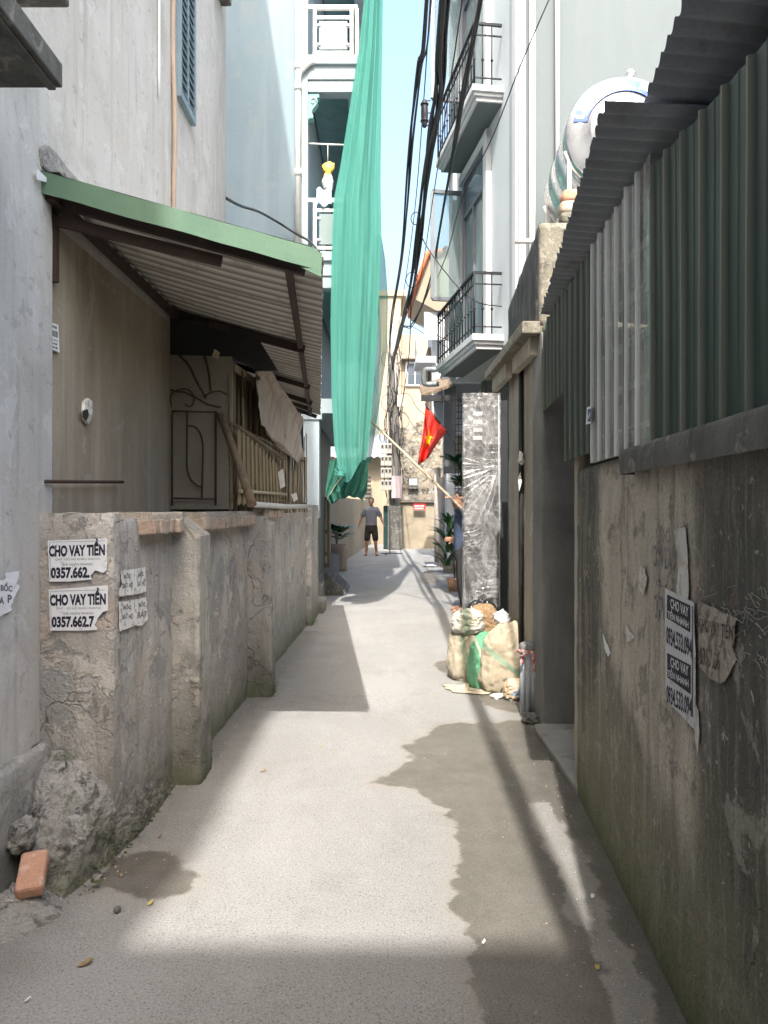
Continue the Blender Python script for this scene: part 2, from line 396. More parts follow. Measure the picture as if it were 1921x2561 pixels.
def wetf(p):
    a = max(sdpoly(p.x, p.y, WET), sdpoly(p.x, p.y, WET3)-.02, sdpoly(p.x, p.y, WET4)-.01, sdpoly(p.x, p.y, WET5)-.05)
    return max(min(a, -sdpoly(p.x, p.y, DRY)), sdpoly(p.x, p.y, WET2)) if p.y < 30 else -1
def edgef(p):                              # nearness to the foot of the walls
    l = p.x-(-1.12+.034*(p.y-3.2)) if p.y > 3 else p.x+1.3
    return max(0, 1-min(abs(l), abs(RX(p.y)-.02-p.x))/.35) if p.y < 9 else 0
B = NB('alley_concrete'); P = B.pos
c = B.mix(B.ramp(B.noise(P, .9, 6, .6, .5), .35, .65), (.305,.30,.288), (.262,.257,.245))
c = B.mix(B.ramp(B.noise(B.vmul(P, (1,.35,1)), 3.2, 6, .7), .5, .72, 0, .55), c, (.335,.33,.315))
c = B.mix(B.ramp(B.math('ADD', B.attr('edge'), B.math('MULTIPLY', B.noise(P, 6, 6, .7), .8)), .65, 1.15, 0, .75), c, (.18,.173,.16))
c = B.mix(B.ramp(B.noise(P, 2.3, 7, .7, .6), .54, .62, 0, .4), c, (.225,.22,.205)); c = B.mix(B.ramp(B.noise(B.vmul(P, (2.2,.25,1)), 1.6, 4, .6), .52, .66, 0, .3), c, (.24,.235,.222))
wn = B.math('ADD', B.attr('wet'), B.math('ADD', B.math('MULTIPLY', B.math('SUBTRACT', B.noise(P, 7, 7, .62), .5), .22), B.math('MULTIPLY', B.math('SUBTRACT', B.noise(P, 60, 3, .6), .5), .03)))
wet = B.ramp(wn, -.006, .012)
damp = B.ramp(wn, -.11, .0)
g1 = B.noise(P, 130, 3, .75); g2 = B.vor(P, 120)
c = B.mix(1., c, B.mix(B.ramp(g1, .38, .62), (.78,.78,.78), (1.18,1.18,1.18)), 'MULTIPLY')
c = B.mix(B.ramp(B.noise(P, 105, 1), .62, .68, 0, .7), c, (.13,.125,.115))
wc = B.mix(B.ramp(B.noise(P, 5, 5, .7), .35, .7), (.50,.465,.415), (.63,.59,.53))
cw = B.mix(1., c, wc, 'MULTIPLY')
c = B.mix(B.math('MULTIPLY', damp, .45), c, (.27,.245,.205)); c = B.mix(wet, c, cw)
hh = B.math('ADD', B.math('MULTIPLY', g1, .5), B.math('ADD', B.math('MULTIPLY', g2, .6), B.noise(P, 14, 5)))
B.bump(hh, .45, .006)
m_road = B.done(c, B.math('SUBTRACT', .92, B.math('MULTIPLY', wet, B.ramp(B.noise(P, 4, 4), .35, .65, .3, .6))), 0, .4)
xs = [-8,-5,-3,-2.2]+[-1.8+.05*i for i in range(73)]+[2.2,3,5,8]
ys = [-12,-8,-4,-1,.2]+[.8+.05*i for i in range(105)]+[6.1+.12*i for i in range(80)]+[16+.8*i for i in range(24)]+[40,60]
mb = MB(); vs = [(x, y, .006*nz((x, y, 0), .8) if .5 < y < 30 else 0) for y in ys for x in xs]; n = len(xs)
mb.add(vs, [(j*n+i, j*n+i+1, (j+1)*n+i+1, (j+1)*n+i) for j in range(len(ys)-1) for i in range(n-1)], True)
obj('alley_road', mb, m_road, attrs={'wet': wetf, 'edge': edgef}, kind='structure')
m_ground = surf('ground_concrete', (.34,.33,.31), (.28,.27,.25), .8)
obj('ground', MB().add([(-900,-900,-.06),(900,-900,-.06),(900,900,-.06),(-900,900,-.06)], [(0,1,2,3)]), m_ground, kind='structure')

# ---------------------------------------------------------------- grey house on the left
gh = thing('grey_house', 'tall grey plastered house along the left side, above the green-edged awning', 'house', (-3, 1, 0))
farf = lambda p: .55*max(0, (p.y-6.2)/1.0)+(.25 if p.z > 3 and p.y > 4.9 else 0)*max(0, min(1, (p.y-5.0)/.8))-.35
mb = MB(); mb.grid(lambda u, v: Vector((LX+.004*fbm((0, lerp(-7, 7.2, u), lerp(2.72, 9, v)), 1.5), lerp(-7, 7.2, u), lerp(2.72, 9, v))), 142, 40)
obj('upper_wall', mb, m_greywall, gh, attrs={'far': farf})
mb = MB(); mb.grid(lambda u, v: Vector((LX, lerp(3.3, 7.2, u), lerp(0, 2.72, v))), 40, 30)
obj('lower_wall', mb, m_brownwall, gh)  # coloured darker and browner than the wall above
mb = MB(); mb.box((-5, -7, 0), (LX-.02, 7.18, 9))
obj('house_body', mb, m_greywall, gh)
mb = MB(); mb.prism([(-1.64,-7,9),(-1.64,4.2,9),(-1.93,7.1,9),(-5,7.1,9),(-5,-7,9)], (0,0,4))
obj('top_storey', mb, m_greywall, gh)
# thicker render coat on the near lower wall
def coat(u, v):
    y = lerp(-6.8, 3.36, u); z = lerp(.42, 3.2, v); return Vector((LX+.028*min(1, max(0, (3.15-z)/.5))+.003+.003*fbm((0, y, z), 2.5, 3, 3), y, z))
mb = MB(); mb.grid(coat, 140, 60); mb.grid(lambda u, v: Vector((lerp(LX-.01, coat(1, v).x, u), 3.36, lerp(.42, 3.2, v))), 1, 60)
obj('render_coat', mb, m_greywall, gh, attrs={'far': lambda p: -.6+.12*max(0, 1-p.z)})
mb = MB(); rough(mb, (LX+.075, -6.8), (LX+.075, 3.34), .07, -.02, .475, .008, 150, 14, .03, 7)
m_plinth = surf('plinth_render', (.37,.365,.345), (.29,.285,.265), 2.2, streaks=[((.2,.2,.18), 8, .7, .5, .7, .5)], patches=[((.5,.49,.47), 9, .6, .66, .5, .3), ((.17,.17,.155), 7, .62, .7, .6, -.3)], bump=.6, bdist=.02, lows=[((.13,.13,.105), .0, .3, .4, 6, .7)])
obj('plinth', mb, m_plinth, gh)
# concrete sunshades over near windows
for (y0, y1, xr, z, th) in ((1.2, 2.72, -1.135, 2.93, .085), (2.6, 3.12, -1.272, 3.47, .06), (6.45, 7.0, -1.385, 6.0, .07)):
    mb = MB(); mb.box((LX-.01, y0, z), (xr, y1, z+th)); mb.box((xr-.05, y0+.005, z-.012), (xr-.02, y1-.005, z)) if th > .08 else None
    obj('sunshade', mb, m_darkconc, gh, bevel=.012)
# shuttered window
wx = LX+.01
mb = MB()
for (a, b) in (((5.46,4.42),(5.49,6.4)), ((5.86,4.42),(5.90,6.4)), ((5.46,4.37),(5.90,4.42)), ((5.66,4.42),(5.69,6.4))):
    mb.box((wx-.02, a[0], a[1]), (wx+.03, b[0], b[1]))
m_shut = flat('pale_blue_paint', (.20,.28,.33), .6, 0, .15)
wf = obj('window', mb, m_shut, gh)
sl = MB(); sl.obox((0,0,0), (.014,0,-.018), (0,.08,0), (.003,0,.004)); slm = None
for k in range(31):
    for yy in (5.575, 5.775):
        z = 4.46+.062*k
        if slm is None: slm = obj('louvre', sl, m_shut, wf); slm.location = (wx+.014, yy, z); ORG[slm.name] = Vector((0,0,0))
        else: place(slm, wf, (wx+.014, yy, z))
mb = MB(); pts = [(LX+.02+.006*math.sin(z*5), 5.36+.02*math.sin(z*.9), z) for z in [2.75+.1*i for i in range(60)]]
mb.tube(smooth_path(pts, 2), .017, 8)
obj('conduit', mb, flat('tan_conduit', (.42,.33,.26), .7), gh)
obj('white_cable', MB().tube([(LX+.012, 5.02, 4.12),(LX+.012, 5.02, 4.3),(LX+.012, 5.03, 6.5),(LX+.012, 5.02, 9)], .009, 6), m_white, gh)
# broken plaster over the awning's near end
def chip(parent, name, poly, d, mat, n=3):
    mb = MB(); mb.prism(poly, d); return obj(name, mb, mat, parent, bevel=.006)
pl = [RP(x, y, (LX+.006,0,0), (1,0,0)) for (x, y) in ((78,320),(92,312),(112,330),(135,362),(168,398),(150,400),(128,392),(100,380),(82,362))]
mb = MB(); mb.prism(pl, (.028,0,0)); obj('broken_plaster', mb, m_rubble, gh, bevel=.01)
# small broken socket hole and iron bar on the lower wall
pl = [RP(x, y, (LX+.002,0,0), (1,0,0)) for (x, y) in ((176,866),(184,860),(192,866),(193,885),(190,905),(184,918),(177,910),(174,890))]
mb = MB(); mb.prism(pl, (.02,0,0)); sk = obj('broken_socket', mb, m_papert, gh, bevel=.006)
pl = [RP(x, y, (LX+.024,0,0), (1,0,0)) for (x, y) in ((178,888),(187,884),(190,896),(185,908),(179,902))]
mb = MB(); mb.prism(pl, (.006,0,0)); obj('hole', mb, m_dark, sk)  # raised dark patch painting the shade inside the hole
a = RP(106, 1040, (LX+.05,0,0), (1,0,0)); b = RP(266, 1041, (LX+.05,0,0), (1,0,0))
mb = MB(); mb.tube([a+Vector((-.06,0,0)), a, b, b+Vector((-.06,0,0))], .008, 6); obj('wall_bar', mb, m_rust, gh)

# ---------------------------------------------------------------- low wall beside the alley
lw = thing('low_wall', 'waist-high stained plaster wall with pilasters and brick coping beside alley', 'wall', (-1.15, 6, 0))
S1A, S1B = (-1.462, 3.238), (-1.128, 3.215); S2B = (-1.108, 4.02)
W3A, W3B = (-1.085, 4.28), (-1.04, 5.86); W4A, W4B = (-1.03, 6.1), (-.945, 9.35)
for (A_, B_, z1, nm, oo) in ((S1A, S1B, 1.425, 'wall_section', 0), ((S1B[0], 3.225), S2B, 1.40, 'wall_section', 3), (W3A, W3B, 1.385, 'wall_section', 5), (W4A, W4B, 1.43, 'wall_section', 9)):
    L = math.hypot(B_[0]-A_[0], B_[1]-A_[1]); mb = MB()
    rough(mb, A_, B_, .06 if L < .5 else .14, 0, z1, .007, int(L*38)+8, 46, .012, 8, oo); obj(nm, mb, m_lowwall, lw, crisp=50)
mb = MB(); rpillar(mb, (-1.08, 4.15), .235, .27, 0, 1.40, .008, 14, 60, .008, 8, 2, topfn=lambda x, y: 1.40-max(0, x+.02)*.75, flare=.008, ero=.016); obj('pilaster', mb, m_pilaster, lw, crisp=45)
mb = MB(); rpillar(mb, (-1.0, 5.99), .28, .25, 0, 1.41, .008, 14, 60, .008, 8, 6, topfn=lambda x, y: 1.41-max(0, x+.02)*.55, flare=.008, ero=.02); obj('pilaster', mb, m_pilaster, lw, crisp=45)
mb = MB(); rpillar(mb, (-1.0, 9.85), .235, .98, 0, 1.475, .006, 14, 50, .006, 6, 8, flare=.0, ero=.01); obj('end_pillar', mb, m_lowwall, lw, crisp=45)
# coping of bricks on edge
bk = MB(); bk.box((-.055,-.032,-.034), (.055,.032,.034)); proto = None
m_cop = surf('coping_mortar', (.41,.36,.30), (.33,.295,.255), 5, patches=[((.5,.44,.36), 9, .58, .66, .6, .3)], bump=.7, bscale=25, fine=.2)
for (A_, B_, z) in (((-1.125, 3.50), (-1.108, 4.0), 1.36), ((-1.083, 4.33), (-1.042, 5.80), 1.355), ((-1.028, 6.15), (-1.0, 7.0), 1.39)):
    L = B_[1]-A_[1]; n = int(L/.074)
    for i in range(n):
        t = (i+.5)/n; x = lerp(A_[0], B_[0], t); y = lerp(A_[1], B_[1], t)
        loc = (x+.03+random.uniform(-.012,.01), y, z+random.uniform(-.005,.004)); rot = (random.uniform(-.06,.06), random.uniform(-.08,.08), random.uniform(-.06,.06))
        if proto is None:
            proto = obj('brick', bk, m_brickcap, lw, bevel=.007); proto.location = Vector(loc)-ORG[lw.name]; proto.rotation_euler = rot
        else: place(proto, lw, loc, rot)
    mb = MB(); rough(mb, (A_[0]+.074, A_[1]+.01), (B_[0]+.072, B_[1]-.01), .21, z+.024, z+.066, .006, int(L*30)+4, 3, .012, 14, 4); obj('coping_mortar', mb, m_cop, lw)
# battered footing of broken concrete at the near end
WL = [(-1.42,3.22,.43),(-1.35,3.225,.43),(-1.26,3.23,.38),(-1.15,3.23,.29),(-1.118,3.30,.27),(-1.112,3.55,.17),(-1.108,3.8,.11),(-1.10,4.02,.05)]
GL = [(-1.385,2.92),(-1.35,2.86),(-1.27,2.82),(-1.185,2.83),(-1.125,3.08),(-1.085,3.4),(-1.075,3.7),(-1.075,4.02)]
def foot(u, v):
    t = u*(len(WL)-1); i = min(int(t), len(WL)-2); k = t-i; k = k*k*(3-2*k)
    a_ = lerp(Vector(WL[i]), Vector(WL[i+1]), k); g_ = lerp(Vector((*GL[i], 0)), Vector((*GL[i+1], 0)), k)
    p = Vector((lerp(a_.x, g_.x, v**.8), lerp(a_.y, g_.y, v**.8), a_.z*(1-v)**(.8 if u < .5 else 1)))
    n_ = Vector((.25, -.8, .5)) if u < .42 else Vector((.85, -.2, .35))
    am = math.sin(math.pi*min(1, v*.9+.06))*min(1, 12*(1-u)+.1)
    d = .034*fbm(p, 5, 2, 3)+.026*abs(fbm(p, 15, 5, 3))+.011*fbm(p, 45, 9, 2)
    if u > .45: d *= .6
    return p+n_*(d*am)+Vector((0,0,-.02*v))
mb = MB(); mb.grid(foot, 180, 110); obj('broken_footing', mb, m_rubble, lw)
# moss tufts along the foot as small lumps
m_moss = surf('moss', (.12,.13,.055), (.07,.08,.035), 30, bump=.8, bscale=120, fine=.4)
mb = MB(); random.seed(3)
def lumps(mb, pts, r0, r1):
    for p in pts:
        r = random.uniform(r0, r1); mb.ell((p[0], p[1], p[2]), (r*random.uniform(.8,1.5), r*random.uniform(.8,1.5), r*.55), 7, 5, fn=lambda q, n: q*(1+.4*nz(n, 2.3, p[0]*50)))
lumps(mb, [(-1.13+random.uniform(-.02,.05)+.02*t, lerp(2.86, 3.95, t), random.uniform(-.005,.05)) for t in [random.random() for _ in range(150)]], .002, .008)
lumps(mb, [(-.97+random.uniform(-.02,.02), random.uniform(4.02,4.26), random.uniform(0,.10)) for _ in range(50)], .003, .008)
lumps(mb, [(-.86+random.uniform(-.03,.02), random.uniform(5.86,6.1), random.uniform(0,.10)) for _ in range(50)], .003, .008)
o = obj('moss', mb, m_moss, lw); o['kind'] = 'stuff'

# posters on the low wall
S1n = Vector((S1B[1]-S1A[1], -(S1B[0]-S1A[0]), 0)).normalized(); S1p = Vector((*S1A, 0))+S1n*.012
S2n = Vector((S2B[1]-S1B[1], -(S2B[0]-S1B[0]), 0)).normalized(); S2p = Vector((*S1B, 0))+S2n*.012
def poster(name, label, cat, pts, p0, n, mat, group=None, th=.0015):
    P = [RP(x, y, p0, n) for x, y in pts]
    t = thing(name, label, cat, sum(P, Vector())/len(P), group)
    mb = MB(); mb.prism(P, -Vector(n)*th); obj('sheet', mb, mat, t); return t
def ptext(t, body, x0, y0, x1, y1, p0, n, mat, bold=.0, dy=0):
    o = RP(x0, y1, p0, n); r = RP(x1, y1+dy, p0, n)-o; u = RP(x0, y0, p0, n)-o
    return text(t, 'print', body, o, r, u, mat, bold)
def torn(pts, amp=2.0, n=5, seed=1, keep=()):
    random.seed(seed); out = []
    for i in range(len(pts)):
        a, b = pts[i], pts[(i+1) % len(pts)]; out.append(a)
        if i in keep: continue
        for k in range(1, n): out.append((lerp(a[0], b[0], k/n)+random.uniform(-amp, amp), lerp(a[1], b[1], k/n)+random.uniform(-amp, amp)))
    return out
for (y, lab, cut, dx, num) in ((1165, 'upper of two white loan posters reading CHO VAY TIEN on the low wall', [(232,1230),(222,1238),(205,1232),(195,1243),(198,1252),(150,1256)], 0, '0357.662.'),
                          (1271, 'lower of two white loan posters reading CHO VAY TIEN on the low wall', [(234,1318),(222,1322),(210,1336),(204,1350),(210,1360),(160,1362)], 2, '0357.662.7')):
    off = y-1165 if y == 1165 else 0
    pts = [(103+dx, y+3), (231+dx, y-2 if y == 1165 else y-7)]+torn([(231+dx, cut[0][1])]+cut[1:], 1.2, 2, int(y))[:-1]+[(107+dx, y+91)]
    t = poster('loan_poster', lab, 'poster', pts, S1p, S1n, m_paper)
    for (a, b, c_, d_) in ((107,5,227,5.8), (107,87,150,87.6)): pass
    ptext(t, 'CHO VAY TIỀN', 106+dx, y+1, 227+dx, y+38, S1p, S1n, m_ink, .05, -3)
    ptext(t, 'CMT - SỔ HỘ KHẨU PHOTO', 120+dx, y+39, 216+dx, y+47, S1p, S1n, m_inkgrey, .0, -1.5)
    ptext(t, 'GIẢI NGÂN NHANH', 134+dx, y+50, 200+dx, y+57, S1p, S1n, m_inkgrey, .0, -1)
    ptext(t, num, 110+dx, y+60, (194 if y == 1165 else 202)+dx, y+85, S1p, S1n, m_ink, .05, -1.5)
    o = RP(107+dx, y+88, S1p, S1n)
    mb = MB()
    for (a, b) in (((107,6),(227,3)), ((107,6),(110,87))):
        p, q = RP(a[0]+dx, y+a[1], S1p, S1n)+S1n*.0012, RP(b[0]+dx, y+b[1], S1p, S1n)+S1n*.0012; mb.beam(p, q, .0012, .0006, S1n)
    obj('border', mb, m_inkgrey, t)
q = [((262,1232),(290,1229),(290,1284),(258,1288),(258,1278),(265,1262),(262,1250)), ((291,1229),(314,1225),(316,1278),(291,1284)), ((257,1300),(290,1296),(290,1352),(259,1364)), ((291,1295),(317,1290),(320,1338),(306,1352),(291,1350))]
w4 = [('torn white handbill at upper left of the four on the low wall', ['BỐC', 'BÁT HỌ']), ('white handbill at upper right of the four on the low wall', ['BỐC', 'BÁT HỌ']), ('white handbill at lower left of the four on the low wall', ['BỐC', 'BÁT HỌ']), ('torn white handbill at lower right of the four on the low wall', ['BỐC', 'BÁT'])]
for k, (pts, (lab, words)) in enumerate(zip(q, w4)):
    t = poster('handbill', lab, 'handbill', torn(list(pts), .8, 4, 11+k), S2p, S2n, m_papert, 'handbills pasted on the low wall')
    x0 = min(p[0] for p in pts)+4; x1 = max(p[0] for p in pts)-3; y0 = min(p[1] for p in pts)
    ptext(t, words[0], lerp(x0, x1, .2), y0+8, lerp(x0, x1, .85), y0+21, S2p, S2n, m_inkgrey, .02, -2)
    ptext(t, words[1], x0+2, y0+29, x1, y0+45, S2p, S2n, m_inkgrey, .01, -3)
gp, gn = (LX+.04, 0, 0), (1, 0, 0)
t = poster('torn_handbill', 'torn white handbill on the near grey wall at left edge', 'handbill', torn([(-30,1258),(12,1252),(14,1237),(42,1234),(40,1250),(36,1262),(44,1266),(34,1286),(24,1308),(26,1318),(8,1326),(-4,1336),(-30,1350)], 1., 3, 5), gp, gn, m_paper)
ptext(t, 'BỐC', 1, 1256, 26, 1276, gp, gn, m_inkgrey, .03, 2)
ptext(t, 'BÁ', -10, 1288, 9, 1304, gp, gn, m_inkgrey, .03, 1)
ptext(t, 'P', 16, 1284, 25, 1302, gp, gn, m_inkgrey, .03, 1)
np_, nn_ = (LX+.012, 0, 0), (1, 0, 0)
t = poster('small_notice', 'small white printed notice near the awning on left wall', 'notice', [(95,690),(100,692),(126,702),(129,762),(98,752)], np_, nn_, m_paper)
mb = MB(); random.seed(4)
for (y, h) in ((697,6),(708,13),(727,2),(734,4),(742,4),(750,1.5)):      # print too small to read: rows of broken dashes
    x = 100.
    while x < 123:
        w_ = random.uniform(2, 5); k = (x-98)*.33
        mb.add([RP(x+a, y+k+b, np_, nn_)+Vector((.0012,0,0)) for (a, b) in ((0,h),(min(w_, 124-x),h+.33*w_),(min(w_, 124-x),.33*w_),(0,0))], [(0,1,2,3)]); x += w_+1.2
obj('print', mb, m_inkgrey, t)
# ---------------------------------------------------------------- awning over the low wall
aw = thing('awning', 'corrugated metal awning with green edge strip over the low wall', 'awning', (-1, 6, 2.5))
AN0, AN1 = Vector((LX+.02, 3.30, 2.845)), Vector((-.30, 3.5, 2.58))
AF0, AF1 = Vector((LX+.02, 9.35, 2.80)), Vector((-.78, 9.3, 2.56))
def awp(u, v, dz=0):                     # u along the alley, v from wall to eave
    return lerp(lerp(AN0, AF0, u), lerp(AN1, AF1, u), v)+Vector((0,0,dz))
NS = 6
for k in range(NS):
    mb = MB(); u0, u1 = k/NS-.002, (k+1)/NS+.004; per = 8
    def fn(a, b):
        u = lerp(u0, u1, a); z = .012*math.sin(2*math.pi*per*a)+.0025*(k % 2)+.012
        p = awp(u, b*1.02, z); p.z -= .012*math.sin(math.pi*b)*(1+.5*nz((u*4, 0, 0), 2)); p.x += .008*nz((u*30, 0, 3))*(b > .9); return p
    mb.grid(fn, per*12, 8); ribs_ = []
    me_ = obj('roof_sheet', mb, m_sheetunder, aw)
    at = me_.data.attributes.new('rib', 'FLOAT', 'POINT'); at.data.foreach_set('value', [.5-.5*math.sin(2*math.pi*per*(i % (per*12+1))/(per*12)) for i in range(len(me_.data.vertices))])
# front edge strip, its folded end, side lip
d = (AN1-AN0)
mb = MB(); up = Vector((0,0,1))
a, b = AN0+Vector((-.0,-.03,.035)), AN1+Vector((.0,-.03,.035))
def strip(u, v):
    p = lerp(a, b, u)+Vector((0, .004*nz((u*6,0,0),1), -.095*v+.006*nz((u*5,1,0),1))); 
    if v == 0 and u > .93: p.z -= .0
    return p
mb.grid(strip, 30, 3); mb.grid(lambda u, v: lerp(a, b, u)+Vector((0, .06*v, .002-.004*v)), 30, 1)
obj('edge_strip', mb, m_greenfascia, aw)
mb = MB(); mb.prism([b+Vector((-.055,-.004,.0)), b+Vector((.022,-.004,-.02)), b+Vector((.016,-.004,-.128)), b+Vector((-.0,-.004,-.12)), b+Vector((-.075,-.004,-.085))], (0,.003,0)); obj('folded_corner', mb, m_greenfascia, aw)
for nm, (p, q, w_, h_) in {'wall_rail': (awp(0,.02,-.05), awp(1,.02,-.05), .04, .04), 'eave_rail': (awp(.02,.88,-.035), awp(1,.84,-.035), .035, .035), 'eave_rail.': (awp(.0,.5,-.03), awp(1,.5,-.03), .03,.03)}.items():
    if nm.endswith('.'): continue
    obj(nm, MB().beam(p, q, w_, h_), m_rust, aw)
for (u, dz, v0, v1) in ((.02,-.12,0,.62), (.015,-.045,.0,.95), (.33,-.05,.25,.9), (.34,-.03,0,.9), (.62,-.04,0,.9), (.80,-.04,0,.9), (.9,-.04,.2,.88), (.985,-.04,0,.95)):
    obj('cross_beam', MB().beam(awp(u, v0, dz), awp(u, v1, dz+(.02 if dz < -.1 else 0)), .035, .045), m_rust, aw)
obj('bracket', MB().beam((LX+.015, 3.42, 2.45), (LX+.015, 3.42, 2.78), .03, .03), m_rust, aw)
obj('sky_gap_blocker', MB().beam(awp(0,.01,.045), awp(1,.01,.045), .11, .004), m_rust, aw)  # strip added to block sky light leaking between sheets and wall
# white scrap of sheet left above the edge
mb = MB(); mb.prism([RP(x, y, (LX+.04,0,0), (1,0,0)) for x, y in ((79,365),(100,385),(132,396),(110,397),(80,388))], (.004,0,0)); obj('flashing', mb, m_white, aw)

# ---------------------------------------------------------------- yard behind the low wall: grille gate, bamboo screen, cloth
gg = thing('grille_gate', 'rusty iron grille with curved bars under the awning', 'gate', (-1.27, 5.28, 1.4))
GY = 5.28
def gp_(x, y, dy=0): return D(x, y, GY+dy)
m_panel = surf('pale_gate_panel', (.33,.30,.25), (.27,.245,.20), 2, streaks=[((.25,.23,.19), 8, .5, .55, .8, .5)])
mb = MB(); mb.prism([gp_(345,1100,.05), gp_(502,1100,.05), gp_(502,768,.05), gp_(345,762,.05)], (0,.03,0)); obj('back_panel', mb, m_panel, gg)
mb = MB(); mb.prism([gp_(330,765,.045), gp_(500,770,.045), gp_(552,800,.045), gp_(600,800,.045), gp_(560,735,.045), gp_(510,705,.045), gp_(330,680,.045)], (0,.04,0)); obj('recess_shade', mb, m_dark, gg)  # dark sheet painting the shaded recess above the gate
def bar(pts, r=.007, nm='bar', mat=m_rust): return obj(nm, MB().tube(smooth_path([gp_(*p) for p in pts], 6) if len(pts) > 2 else [gp_(*p) for p in pts], r, 6), mat, gg)
bar([(372,888),(372,1092)]); bar([(466,888),(466,1092)], .008); bar([(372,888),(466,890)]); bar([(372,1076),(466,1078)]); bar([(404,890),(404,960),(404,1010),(412,1035),(425,1048),(436,1052)])
bar([(404,920),(420,922),(432,935),(438,960),(438,1000),(436,1075)]); bar([(368,842),(385,846),(400,848),(428,862),(450,874),(478,880)])
bar([(370,880),(371,850),(395,840),(412,846),(419,862),(415,875),(405,878),(400,872)], .006, 'scroll'); bar([(440,858),(455,848),(475,845),(490,852)], .006, 'scroll')
bar([(385,765),(408,790),(425,825),(445,860)], .008, 'curved_bar'); bar([(440,765),(450,800),(455,845)], .008, 'curved_bar'); bar([(350,800),(356,850),(372,900)], .005, 'curved_bar', m_woodlight)
obj('post', MB().beam(gp_(352,1092,-.01), gp_(352,1035,-.01), .05, .05), m_darksteel, gg)

bs = thing('bamboo_screen', 'brown bamboo and wood stake screen standing on the low wall', 'screen', (-.98, 7, 1.42))
random.seed(21); m_bam = [surf('bamboo_%s' % q, c1, c2, 6, streaks=[((.12,.09,.05), 25, 1, .5, .75, .5)], bump=.3) for q, c1, c2 in (('tan', (.36,.28,.17), (.28,.21,.12)), ('brown', (.22,.16,.10), (.15,.11,.07)), ('grey', (.27,.24,.19), (.19,.17,.135)))]
for i in range(64):
    y = lerp(5.35, 9.25, (i/63)**1.25)+random.uniform(-.02,.02); x = -1.10+.034*(y-4.2)+random.uniform(-.03,.01)
    zt = random.uniform(2.1, 2.52) if y < 7 else random.uniform(1.95, 2.45); lean = random.uniform(-.1,.04)
    n0 = 3; pts = [(x+random.uniform(-.004,.004), y+lean*k/n0, lerp(1.39, zt, k/n0)) for k in range(n0+1)]
    obj('bamboo_strip', MB().tube(pts, [random.uniform(.006,.012)]*4, 5), m_bam[i % 3 if i % 5 else 0], bs)
obj('added_dark_backing', MB().box((-1.19, 5.35, 1.35), (-1.17, 9.4, 2.55)), m_bam[1], bs)  # dark sheet added to keep light out of the screen's gaps
for (y0, y1, z) in ((5.3,9.3,1.52),(5.3,9.2,2.02)):
    obj('cross_rail', MB().tube([(-1.045, y0, z), (-1.0, (y0+y1)/2, z-.01), (-.945, y1, z-.03)], .012, 6), m_bam[1], bs)
# front panel of paler boards with dark gaps
dp = thing('slat_panel', 'pale wooden slat panel leaning on the bamboo screen', 'panel', (-1.0, 5.7, 1.45))
PA = [(566,1094,0),(660,1112,1)]
for i in range(11):
    y = 5.32+.155*i; x = -1.02+.034*(y-5)
    obj('slat', MB().beam((x, y+.05, 1.47), (x+.01, y-.03-.012*i, 2.0-.018*i), .10, .010, (1,0,0)), m_bam[0], dp)
obj('bottom_rail', MB().tube([(-.99, 5.28, 1.56), (-.93, 7.3, 1.57)], .014, 6), m_woodlight, dp)
obj('top_rail', MB().tube([(-.995, 5.22, 2.0), (-.94, 7.2, 1.9)], .016, 6), m_bam[1], dp)
# leaning logs and plank
for (p, q, r, lab, nm, mt) in ((D(545,1090,4.9), D(475,895,5.3), .028, 'round wooden post leaning at the near end of the bamboo screen', 'leaning_post', m_wood),):
    obj(nm, MB().tube([p, lerp(p, q, .5)+Vector((.008,0,0)), q], [r*1.1, r, r*.9], 8), mt, label=lab, cat='post')
p, q = D(462,762,5.25), D(553,826,6.1)
obj('pale_plank', MB().beam(p, q, .012, .05, (.3,0,1)), m_woodlight, label='pale plank propped at a slant under the awning', cat='plank')
# striped cloth hanging from the awning
m_cloth = NB('striped_cloth'); Bc = m_cloth
st = Bc.ramp(Bc.noise(Bc.vmul(Bc.pos, (8, 30, 1.2)), 1, 2), .42, .58); cc = Bc.mix(st, (.50,.44,.37), (.37,.30,.26)); cc = Bc.mix(Bc.ramp(Bc.noise(Bc.vmul(Bc.pos, (8,22,2)), 1.4, 3), .6, .66, 0, .5), cc, (.42,.20,.18))
m_cloth = Bc.done(cc, .9)
cp = [[(553,822),(560,800),(556,775),(549,760)], [(553,872),(580,862),(592,820),(575,790)], [(557,916),(597,915),(612,870),(600,825)], [(570,925),(612,968),(630,905),(622,860)], [(580,935),(632,990),(645,940),(642,895)], [(600,960),(648,1010),(650,975),(650,900)]]
def clothf(u, v):
    i = min(int(v*5), 4); fv = v*5-i; j = min(int(u*3), 2); fu = u*3-j
    g = lambda a, b: Vector((*cp[a][b], 0))
    q = lerp(lerp(g(i, j), g(i, j+1), fu), lerp(g(i+1, j), g(i+1, j+1), fu), fv)
    Y = lerp(5.6, 8.4, min(1, max(0, (q.x-550)/100)))
    p = D(q.x, q.y, Y); p.x += .025*math.sin(u*17+v*4)+.012*nz((u*5, v*5, 0), 2); return p
obj('hanging_cloth', MB().grid(clothf, 40, 40), m_cloth, solid=.003, label='faded striped cloth sheet hanging from the awning eave', cat='cloth')
m_papersmall = flat('paper_scrap', (.72,.70,.68), .8, 0, .1, 20)
for (pts, Y, lab) in (([(593,1020),(604,1012),(609,1050),(598,1056)], 6.6, 'white paper tag with red print hung on the bamboo screen'), ([(622,1068),(633,1064),(637,1078),(628,1084)], 7.6, 'small white scrap of paper at the foot of the bamboo screen')):
    mb = MB(); mb.prism([D(x, y, Y)+Vector((.03,0,0)) for x, y in pts], (.0,.002,0)); o = obj('paper_tag', mb, m_papersmall, label=lab, cat='tag')
